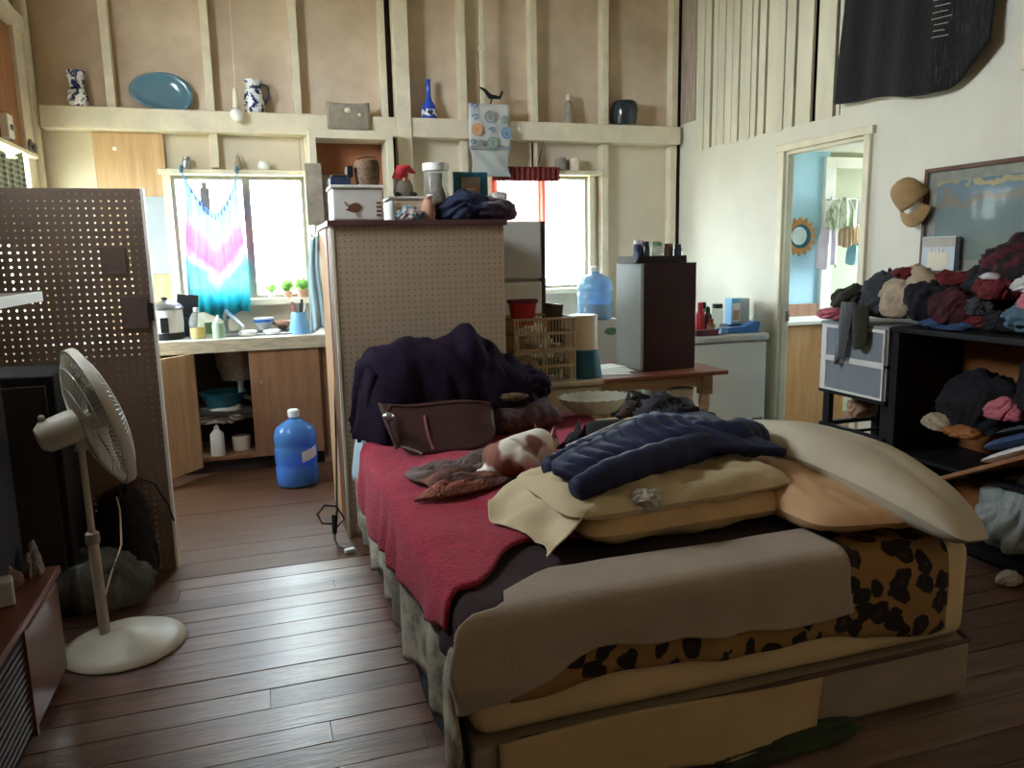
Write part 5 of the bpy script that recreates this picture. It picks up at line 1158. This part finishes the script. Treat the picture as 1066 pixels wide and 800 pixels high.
# ---------------------------------------------------------------- pedestal fan
mat('fan_plastic', '#b9b4a6', .45, .04, 6); mat('fan_shade', '#a39d90', .5, .05, 6)
FX, FY = -.605, 3.08
fan = thing('pedestal_fan', 'white pedestal fan with a round domed base standing by the console', 'fan', (FX, FY, 0))
B().lathe([(.213, 0), (.218, .006), (.215, .014), (.18, .032), (.10, .05), (.05, .06), (.03, .07)], 40, (FX+.02, FY, 0.001)).build('base', 'fan_plastic', fan, smooth=50)
px_, py_ = FX-.05, FY+.02
B().cyl((px_+.0, py_, .05), (px_-.01, py_+.02, .42), .0195, .0195, 18).build('outer_pole', 'fan_plastic', fan, smooth=40)
B().lathe([(.024, 0), (.026, .008), (.024, .04), (.018, .045)], 18, (px_-.01, py_+.02, .41)).build('collar', 'fan_shade', fan, smooth=40)
B().cyl((px_-.01, py_+.02, .44), (px_-.015, py_+.03, .80), .0125, .0125, 14).build('inner_pole', 'fan_plastic', fan, smooth=40)
HM = TR((px_+.045, py_+.06, .885), (0, 0, math.radians(24))) @ Matrix.Rotation(math.radians(-15), 4, 'Y') @ Matrix.Rotation(PI/2, 4, 'Y')   # local z = blowing direction
RF = .262
B().lathe([(.0, -.21), (.04, -.207), (.058, -.185), (.064, -.09), (.060, -.07), (0, -.066)], 20, (0, 0, 0), HM).build('motor', 'fan_plastic', fan, smooth=45)
B().tube([tuple(HM @ Vector((.03, 0, -.16))), (px_-.015, py_+.03, .82), (px_-.015, py_+.03, .77)], .024, 10).build('neck', 'fan_plastic', fan, smooth=60)
B().sph(tuple(HM @ Vector((-.07, 0, -.17))), .012, 8).build('knob', 'fan_shade', fan, smooth=180)
def wires(sgn, dep, n_, nm):
    b = B(); 
    for k in range(n_):
        a = 2*PI*k/n_; c_, s_ = math.cos(a), math.sin(a); pts = []
        for q in range(7):
            t_ = q/6; r_ = .055+(RF-.055)*t_; z = sgn*(dep*(1-t_**2.6)+.012); pts.append(tuple(HM @ Vector((r_*c_, r_*s_, z))))
        b.tube(pts, .0016, 4)
    for t_ in (.4, .75):
        r_ = .055+(RF-.055)*t_; z = sgn*(dep*(1-t_**2.6)+.012); b.tube([tuple(HM @ Vector((r_*math.cos(2*PI*k/36), r_*math.sin(2*PI*k/36), z))) for k in range(37)], .002, 4)
    return b.build(nm, 'fan_plastic', fan, smooth=60)
wires(-1, .055, 84, 'rear_grille'); wires(1, .05, 84, 'front_grille')
B().lathe([(RF-.004, -.016), (RF+.007, -.016), (RF+.009, 0), (RF+.007, .016), (RF-.004, .016), (RF-.004, -.016)], 56, (0, 0, 0), HM).build('rim', 'fan_plastic', fan, smooth=50)
B().lathe([(0, .066), (.05, .064), (.062, .06), (.06, .054), (0, .052)], 24, (0, 0, 0), HM).build('badge_cap', 'fan_shade', fan, smooth=40)
B().lathe([(.0, -.04), (.04, -.04), (.042, .025), (.03, .035), (0, .04)], 18, (0, 0, 0), HM).build('hub', 'fan_shade', fan, smooth=40)
for k in range(3):
    a0 = 2*PI*k/3
    def bl_(u, v):
        r_ = .035+.185*u; wd = .5+.55*math.sin(PI*min(1, u*.8+.2)); a = a0 + (v-.5)*wd; return tuple(HM @ Vector((r_*math.cos(a), r_*math.sin(a), .025*(v-.5)*2*(1-.3*u))))
    B().grid(bl_, 8, 8).build('blade', 'fan_shade', fan, smooth=180, solid=.003)

# ================================================================ right side: picture, cap, throw, drawers, shelf
RXm = Matrix.Rotation(-PI/2, 4, 'Y')
wood('frame_brown', '#4a2c1e', '#633d2b', 1, .45, 4, .05)
m, N, L, bs = nodes_of('harbour_print', .35)
tc = N.new('ShaderNodeTexCoord'); sp = N.new('ShaderNodeSeparateXYZ'); mpo = N.new('ShaderNodeMapping'); mpo.inputs['Location'].default_value = (0, 0, -1.3); L.new(tc.outputs['Object'], mpo.inputs[0]); L.new(mpo.outputs[0], sp.inputs[0]); nz = N.new('ShaderNodeTexNoise'); nz.inputs['Scale'].default_value = 7; nz.inputs['Detail'].default_value = 3; L.new(tc.outputs['Object'], nz.inputs[0])
ma = N.new('ShaderNodeMath'); ma.operation = 'MULTIPLY_ADD'; ma.inputs[1].default_value = .42; L.new(nz.outputs['Fac'], ma.inputs[0])
mz = N.new('ShaderNodeMath'); mz.operation = 'MULTIPLY_ADD'; mz.inputs[1].default_value = 1.7; mz.inputs[2].default_value = -.12; L.new(sp.outputs['Z'], mz.inputs[0]); L.new(mz.outputs[0], ma.inputs[2])
rp = N.new('ShaderNodeValToRGB'); cr = rp.color_ramp; cr.interpolation = 'CONSTANT'; L.new(ma.outputs[0], rp.inputs[0])
for p, c in ((.0, '#66736a'), (.42, '#5b6f70'), (.72, '#7d6a5c'), (.80, '#5f7487'), (.88, '#b99a5c'), (.95, '#4f6482'), (1.0, '#8a8f98')): e = cr.elements.new(p); e.color = (*lin(c), 1)
cr.elements.remove(cr.elements[0]); L.new(rp.outputs[0], bs.inputs['Base Color'])
pf = thing('framed_picture', 'framed coastal picture under glass on the right wall', 'picture', (3.49, 2.9, 1.33))
y0, y1, z0, z1 = 2.40, 3.385, 1.30, 1.865
for a in ((3.465, 3.507, y0, y1, z1-.022, z1), (3.465, 3.507, y0, y1, z0, z0+.022), (3.465, 3.507, y1-.022, y1, z0+.022, z1-.022), (3.465, 3.507, y0, y0+.022, z0+.022, z1-.022)): bx(*a).build('frame_bar', 'frame_brown', pf, bevel=.003)
bx(3.487, 3.492, y0+.02, y1-.02, z0+.02, z1-.02).build('mat', 'stone_grey', pf); bx(3.483, 3.487, y0+.08, y1-.075, z0+.08, z1-.075).build('print', 'harbour_print', pf)
bx(3.474, 3.477, y0+.02, y1-.02, z0+.02, z1-.02).build('glass', 'pane_glass', pf)
ph = thing('photo_print', 'loose photo print tucked in the lower corner of the frame', 'photo', (3.46, 3.25, 1.31))
bx(3.458, 3.461, 3.15, 3.36, 1.325, 1.505).build('paper', 'side_pale', ph); bx(3.4565, 3.4585, 3.19, 3.32, 1.335, 1.42).build('subject', 'cream_plastic', ph); bx(3.4568, 3.4587, 3.155, 3.355, 1.45, 1.50).build('sky_band', 'rag_grey', ph)
for k in range(5): bx(3.4562, 3.4585, 3.20+.025*k, 3.212+.025*k, 1.42, 1.43+.012*(k % 3)).build('spire', 'cream_plastic', ph)
tag(bx(3.452, 3.457, 3.115, 3.145, 1.33, 1.50).build('dark_strip', 'matte_black', bevel=.002), 'narrow dark strip standing beside the photo print', 'strip')
mat('cap_tan', '#a88a5f', .9, .12, 10, .3, 80)
cp = thing('baseball_cap', 'tan cap hung on the left top corner of the framed picture', 'cap', (3.44, 3.44, 1.6))
def crown(u, v):
    # crown hangs on its side against the wall, opening down and to the right
    a = 2*PI*u; r_ = math.cos(v*PI/2)**.6; h_ = .135*math.sin(v*PI/2)
    ax = Vector((-.62, .30, .72)).normalized(); e1 = Vector((.35, .93, -.1)); e1 = (e1-ax*e1.dot(ax)).normalized(); e2 = ax.cross(e1)
    return tuple(Vector((3.452, 3.43, 1.705)) + ax*h_ + e1*(.092*r_*math.cos(a)) + e2*(.085*r_*math.sin(a)))
B().grid(crown, 30, 12).build('crown', 'cap_tan', cp, smooth=180, solid=.004)
def brim(u, v):
    a = (u-.5)*2.4; r_ = .088+.075*v*math.cos(a*.6)
    return (3.42+.02*v-.045*math.cos(a)*(1-v*.4)+.02, 3.415+r_*math.sin(a)*.78, 1.715-r_*math.cos(a)*.95)
B().grid(brim, 16, 8).build('brim', 'cap_tan', cp, smooth=180, solid=.005)
B().sph((3.368, 3.471, 1.804), .007, 8).build('button', 'cap_tan', cp, smooth=180)
# black fringed throw high on the wall
mat('black_throw', '#17161a', .95, .25, 10, .5, 40, stretch=(1, 4, .6), sheen=.1); mat('throw_streak', '#17161a', .95, 0, 6, .5, 40, stretch=(1, 30, 1.5), col2='#4d4a48', lo=.56, hi=.68)
th = thing('black_throw', 'black fringed throw hanging high on the right wall', 'throw', (3.45, 3.5, 2.33))
def thr(ya, yb, zbot):
    def f(u, v):
        y_ = ya+(yb-ya)*u; zb_ = zbot(y_); z = 3.35+(zb_-3.35)*v
        return (3.465-.035*v*v-.014*math.sin(y_*11+.8*v)*v-.006*math.sin(y_*29), y_ + .03*v*math.sin(z*3), z)
    return f
zb1 = lambda y_: 2.335 - .075*min(1, max(0, (4.04-y_)/.55)) + .012*math.sin(y_*9) + .16*max(0, (3.25-y_)/.27)**1.6
cloth('drape', thr(4.04, 3.32, zb1), 50, 30, 'black_throw', th, .012); cloth('streaked_end', thr(3.325, 2.985, zb1), 30, 30, 'throw_streak', th, .012)
fr2 = B(); rr = random.Random(9)
for k in range(26):
    z = 2.52+.03*k; fr2.tube([(3.40, 3.335+rr.uniform(-.01, .01), z), (3.398, 3.28, z-.006), (3.397, 3.24+rr.uniform(-.03, .02), z-.012)], .0022, 4)
fr2.build('fringe', 'rag_grey', th)
# plastic drawer tower
glassy('drawer_film', '#9aa2ab', .30, .3); mat('drawer_grey', '#8b8d90', .45, .05, 6); mat('pink_cloth', '#b5636f', .9, .15, 20, .3, 60)
dw = thing('drawer_tower', 'grey see-through drawer tower on a black stand beside the doorway', 'drawers', (3.2, 3.32, 0))
DY0, DY1, DX0, DX1 = 3.085, 3.565, 3.0, 3.42
for y_ in (DY0, DY1-.05):
    for x in (DX0+.02, DX1-.05): bx(x, x+.035, y_+.0, y_+.05, 0, .665).build('leg', 'matte_black', dw, bevel=.004)
for z in (.02, .455): 
    b = B().box(DX0, DX0+.03, DY0, DY1, z, z+.022).box(DX1-.03, DX1, DY0, DY1, z, z+.022).box(DX0+.03, DX1-.03, DY0, DY0+.03, z, z+.022).box(DX0+.03, DX1-.03, DY1-.03, DY1, z, z+.022); b.build('rail', 'matte_black', dw)
    bx(DX0+.03, DX1-.03, (DY0+DY1)/2-.01, (DY0+DY1)/2+.01, z+.004, z+.016).build('crossbar', 'matte_black', dw)
bx(DX0-.01, DX1, DY0-.005, DY1+.005, .655, .675).build('shelf_black', 'matte_black', dw); bx(DX0-.01, DX1, DY0-.005, DY1+.005, .845, .858).build('shelf_black', 'matte_black', dw)
bx(DX0-.01, DX1, DY0-.008, DY1+.008, 1.04, 1.056).build('top', 'drawer_grey', dw, bevel=.003)
for z in (.675, .858):
    bx(DX0, DX1-.01, DY0, DY0+.012, z, z+.18).build('side', 'drawer_grey', dw); bx(DX0, DX1-.01, DY1-.012, DY1, z, z+.18).build('side', 'drawer_grey', dw)
    d = bx(DX0-.012, DX0-.004, DY0+.02, DY1-.05, z+.012, z+.165).build('drawer', 'drawer_film', dw, bevel=.003)
    b = B().box(DX0-.016, DX0-.002, DY0+.01, DY1-.01, z+.165, z+.182).box(DX0-.016, DX0-.002, DY0+.01, DY1-.01, z, z+.012).box(DX0-.016, DX0-.002, DY1-.05, DY1-.01, z+.012, z+.165).box(DX0-.016, DX0-.002, DY0+.01, DY0+.02, z+.012, z+.165); b.build('drawer_frame', 'white_plastic', d)
for i, (y_, z, r3, mm, lb) in enumerate([(3.46, .93, (.12, .06, .075), 'pink_cloth', 'pink cloth inside the top drawer'), (3.24, .93, (.13, .1, .07), 'rag_grey', 'grey cloth inside the top drawer'), (3.42, .74, (.13, .1, .06), 'cloth_navy', 'dark cloth inside the second drawer'), (3.20, .74, (.12, .08, .06), 'tan_cloth', 'tan cloth inside the second drawer')]):
    tag(heap('folded_cloth', (3.2, y_, z), r3, mm, 60+i, .3, 1), lb, 'cloth')
tag(heap('woven_pouch', (3.2, 3.46, .55), (.08, .06, .075), 'terracotta', 66, .25, 1), 'brown woven pouch on the lower rail of the drawer stand', 'pouch')
tag(bx(3.14, 3.26, 3.14, 3.24, .479, .62).build('white_carton', 'white_plastic', bevel=.006), 'white carton on the lower rail of the drawer stand', 'box')
# black shelf unit
bs2 = thing('black_shelf_unit', 'black shelf unit heaped with clothes along the right wall', 'shelf', (3.23, 2.5, 0))
SX0, SX1, SY0, SY1 = 3.0, 3.46, 1.75, 3.065
bx(SX0-.01, SX1, SY0, SY1, 1.035, 1.062).build('top', 'matte_black', bs2, bevel=.004)
for y_ in (SY0, SY1-.045):
    for x in (SX0, SX1-.04): bx(x, x+.04, y_, y_+.045, 0, 1.035).build('post', 'matte_black', bs2, bevel=.003)
bx(SX0+.04, SX1-.04, SY1-.03, SY1-.018, .06, 1.035).build('end_panel', 'matte_black', bs2)
mat('card_orange', '#8a5428', .8, .1, 8)
bx(SX1-.03, SX1-.02, SY0+.04, SY1-.04, .06, 1.03).build('back_panel', 'card_orange', bs2)
bx(SX0+.02, SX1-.03, SY0+.02, SY1-.02, .055, .08).build('shelf', 'matte_black', bs2); bx(SX0+.06, SX1-.03, SY0+.02, SY1-.02, .395, .415).build('shelf', 'matte_black', bs2)
Mt = TR((3.12, 2.42, .515), (math.radians(-27), 0, 0))
B().box(-.17, .2, -.38, .34, -.009, .009, Mt).build('tilted_board', 'plywood_brown', bs2, bevel=.002)
mat('denim', '#2f4468', .9, .15, 10, 1.0, 16); mat('black_cloth', '#15141a', .95, .3, 8, 1.0, 16); mat('grey_cloth', '#3b3f42', .92, .2, 10, 1.0, 16); mat('beige_cloth', '#a7957f', .92, .12, 8, 1.0, 16); mat('deep_red', '#3c1218', .92, .2, 10, 1.0, 16); mat('bright_red', '#5e181d', .9, .15, 12, 1.0, 16); mat('olive_cloth', '#35342a', .92, .15, 8, 1.0, 16); mat('steel_blue', '#4d6576', .85, .15, 8, 1.0, 16); mat('white_cloth', '#c9c6c4', .9, .08, 8, 1.0, 16)
mat('red_check', '#4a171d', .92, 0, 16, 1.0, 16, col2='#1a1216', lo=.46, hi=.54)
def onto(y_, z, dy, th_): # place along the tilted board
    return Mt @ Vector((0, y_, z))
b = pillow_mesh(.26, .30, .05, 71, .004, 14, .02); xf(b, Mt @ TR((.02, -.02, .036))); tag(b.build('folded_towel', 'white_cloth', None, smooth=180), 'folded white towel on the tilted shelf board', 'towel')
b = pillow_mesh(.25, .27, .055, 72, .006, 14, .02); xf(b, Mt @ TR((.02, -.04, .086), (.05, 0, 0))); tag(b.build('folded_jeans', 'denim', None, smooth=180), 'folded blue jeans on top of the white towel', 'clothing')
b = pillow_mesh(.22, .22, .03, 73, .006, 14, .02); xf(b, Mt @ TR((.04, -.07, .128), (.1, 0, .1))); tag(b.build('folded_shirt', 'grey_cloth', None, smooth=180), 'thin grey folded shirt on top of the jeans', 'clothing')
inside = [((3.24, 2.28, .84), (.14, .28, .2), 'black_cloth', 'big black garment heap at the near side of the shelf unit'), ((3.2, 2.68, .70), (.14, .2, .17), 'black_cloth', 'black garment heap at the far side inside the shelf unit'), ((3.12, 2.52, .72), (.06, .09, .06), 'pink_cloth', 'pink ruffled cloth inside the shelf unit'), ((3.13, 2.38, .83), (.04, .06, .1), 'grey_cloth', 'grey sleeve hanging inside the shelf unit'), ((3.12, 2.84, .60), (.07, .09, .05), 'beige_cloth', 'beige glittery scarf at the far corner inside the shelf unit'), ((3.10, 2.70, .585), (.06, .1, .035), 'card_orange', 'rust cloth lying inside the shelf unit')]
for i, (c, r3, mm, lb) in enumerate(inside): tag(heap('garment' if i != 4 else 'scarf', c, r3, mm, 80+i, .3, 1, lvl=5), lb, 'clothing', 'clothes inside the black shelf unit')
pbg = tag(heap('carrier_bag', (3.16, 2.45, .22), (.12, .14, .20), mat('bag_white', '#a9b0ad', .5, .12, 6, .5, 12, transl=.3), 91, .45, 1.3, lvl=5), 'white plastic carrier bag at the bottom of the shelf unit', 'bag')
tag(heap('sock', (2.99, 2.32, .03), (.05, .04, .035), 'white_cloth', 92, .3, 1), 'white and blue sock on the floor before the shelf unit', 'sock')
# the pile on top, from the drawers to the near end
pile = [('beanie', (3.17, 3.52, 1.165), (.12, .115, .085), 'olive_cloth', 'dark beanie at the doorway end of the drawer tower'),
 ('pink_top', (3.12, 3.54, 1.085), (.14, .11, .038), 'pink_cloth', 'folded pink top under the dark beanie'),
 ('grey_jacket', (3.20, 3.29, 1.17), (.15, .15, .14), 'grey_cloth', 'charcoal jacket heaped on the near half of the drawer tower'),
 ('beige_jacket', (3.15, 3.10, 1.19), (.13, .16, .15), 'beige_cloth', 'beige jacket heaped between the drawers and the shelf'),
 ('red_patch_cloth', (3.12, 3.12, 1.315), (.06, .07, .035), 'bright_red', 'bright red cloth lying over the beige jacket'),
 ('navy_hoodie', (3.27, 3.22, 1.28), (.12, .13, .06), 'cloth_navy', 'navy hoodie folded behind the beige jacket'),
 ('black_sweater', (3.11, 2.93, 1.165), (.11, .14, .12), 'black_cloth', 'black sweater at the far front corner of the shelf top'),
 ('dark_red_shirt', (3.09, 2.78, 1.155), (.09, .13, .10), 'deep_red', 'dark red shirt at the front of the shelf top'),
 ('blue_scarf', (3.06, 2.80, 1.09), (.05, .15, .035), 'denim', 'blue scarf under the dark red shirt'),
 ('crimson_sweater', (3.24, 2.90, 1.24), (.14, .13, .08), 'bright_red', 'crimson sweater behind the black sweater'),
 ('charcoal_trousers', (3.24, 2.68, 1.24), (.16, .16, .17), 'black_cloth', 'black trousers heaped in the middle of the shelf top'),
 ('red_hat', (3.12, 2.60, 1.255), (.08, .085, .065), 'bright_red', 'red hat in the middle of the pile'),
 ('pale_beret', (3.10, 2.61, 1.315), (.05, .05, .018), 'white_cloth', 'pale beret on the red hat'),
 ('grey_socks', (3.08, 2.66, 1.175), (.05, .07, .05), 'grey_cloth', 'grey socks below the red hat'),
 ('rust_sash', (3.06, 2.64, 1.11), (.04, .08, .03), 'bright_red', 'red sash at the front edge of the shelf top'),
 ('plaid_shirt', (3.24, 2.50, 1.36), (.15, .24, .13), 'red_check', 'red and black plaid shirt on top of the pile'),
 ('white_blouse', (3.12, 2.40, 1.29), (.08, .11, .06), 'white_cloth', 'white blouse on the near side of the pile'),
 ('brown_belt_bundle', (3.15, 2.34, 1.36), (.07, .08, .04), 'terracotta', 'brown bundle above the white blouse'),
 ('rose_tee', (3.09, 2.36, 1.215), (.07, .09, .05), 'pink_cloth', 'rose tee below the white blouse'),
 ('blue_windbreaker', (3.08, 2.40, 1.13), (.08, .14, .075), 'steel_blue', 'steel blue windbreaker at the near front of the shelf top'),
 ('black_coat', (3.24, 2.20, 1.24), (.18, .28, .19), 'black_cloth', 'black coat heaped at the near end of the shelf top'),
 ('dark_cardigan', (3.07, 2.53, 1.115), (.05, .09, .05), 'black_cloth', 'black cardigan sleeve at the middle front of the shelf top')]
for i, (nm, c, r3, mm, lb) in enumerate(pile): tag(heap(nm, c, r3, mm, 100+i, .32, 1.1, lvl=5), lb, 'clothing', 'clothes piled on the shelf and drawers')
# sleeves hanging over the drawer front
mat('track_stripe', '#55585c', .92, 0, 9, .3, 60, col2='#a3a5a6', lo=.60, hi=.64, stretch=(1, 9, .6))
cloth('track_sleeve', lambda u, v: (2.975-.02*math.sin(u*PI)-.012*v, 3.30+.09*u+.05*v*(1-u)*.5+.02*v, 1.17-.32*v+.02*math.sin(u*6)*v), 14, 22, 'track_stripe', None, .02, 'grey track sleeve with pale stripes hanging over the drawers', 'clothing')
cloth('olive_sleeve', lambda u, v: (2.965-.03*math.sin(u*PI)-.0*v, 3.19+.10*u*(1-.2*v*v), 1.16-.20*v-.03*math.sin(PI*u)*v), 14, 18, 'olive_cloth', None, .025, 'olive sleeve end hanging beside the striped sleeve', 'clothing')

# unseen lamp added behind the viewer to tint the near bed warm
wl = thing('added_warm_lamp', 'unseen warm pendant lamp added behind the viewer for its tint', 'lamp', (1.9, -.7, 2.55))
B().tube([(1.9, -.7, CEIL), (1.9, -.7, 2.70)], .004, 6).build('cord', 'cream_plastic', wl)
B().lathe([(.02, .15), (.05, .12), (.14, 0), (.135, 0), (.045, .115), (.0, .14)], 24, (1.9, -.7, 2.55)).build('shade', 'cream_plastic', wl, smooth=40)
m, N, L, bs = nodes_of('added_lamp_glow', .5); bs.inputs['Emission Color'].default_value = (1, .55, .22, 1); bs.inputs['Emission Strength'].default_value = 14
B().sph((1.9, -.7, 2.56), .045, 10).build('bulb', 'added_lamp_glow', wl, smooth=180)
pl_ = bpy.data.lights.new('added_lamp_light', 'POINT'); pl_.energy = 3.0; pl_.color = (1, .58, .27); pl_.shadow_soft_size = .05
po = bpy.data.objects.new('added_lamp_light', pl_); COL.objects.link(po); po.location = (1.9, -.7, 2.49)
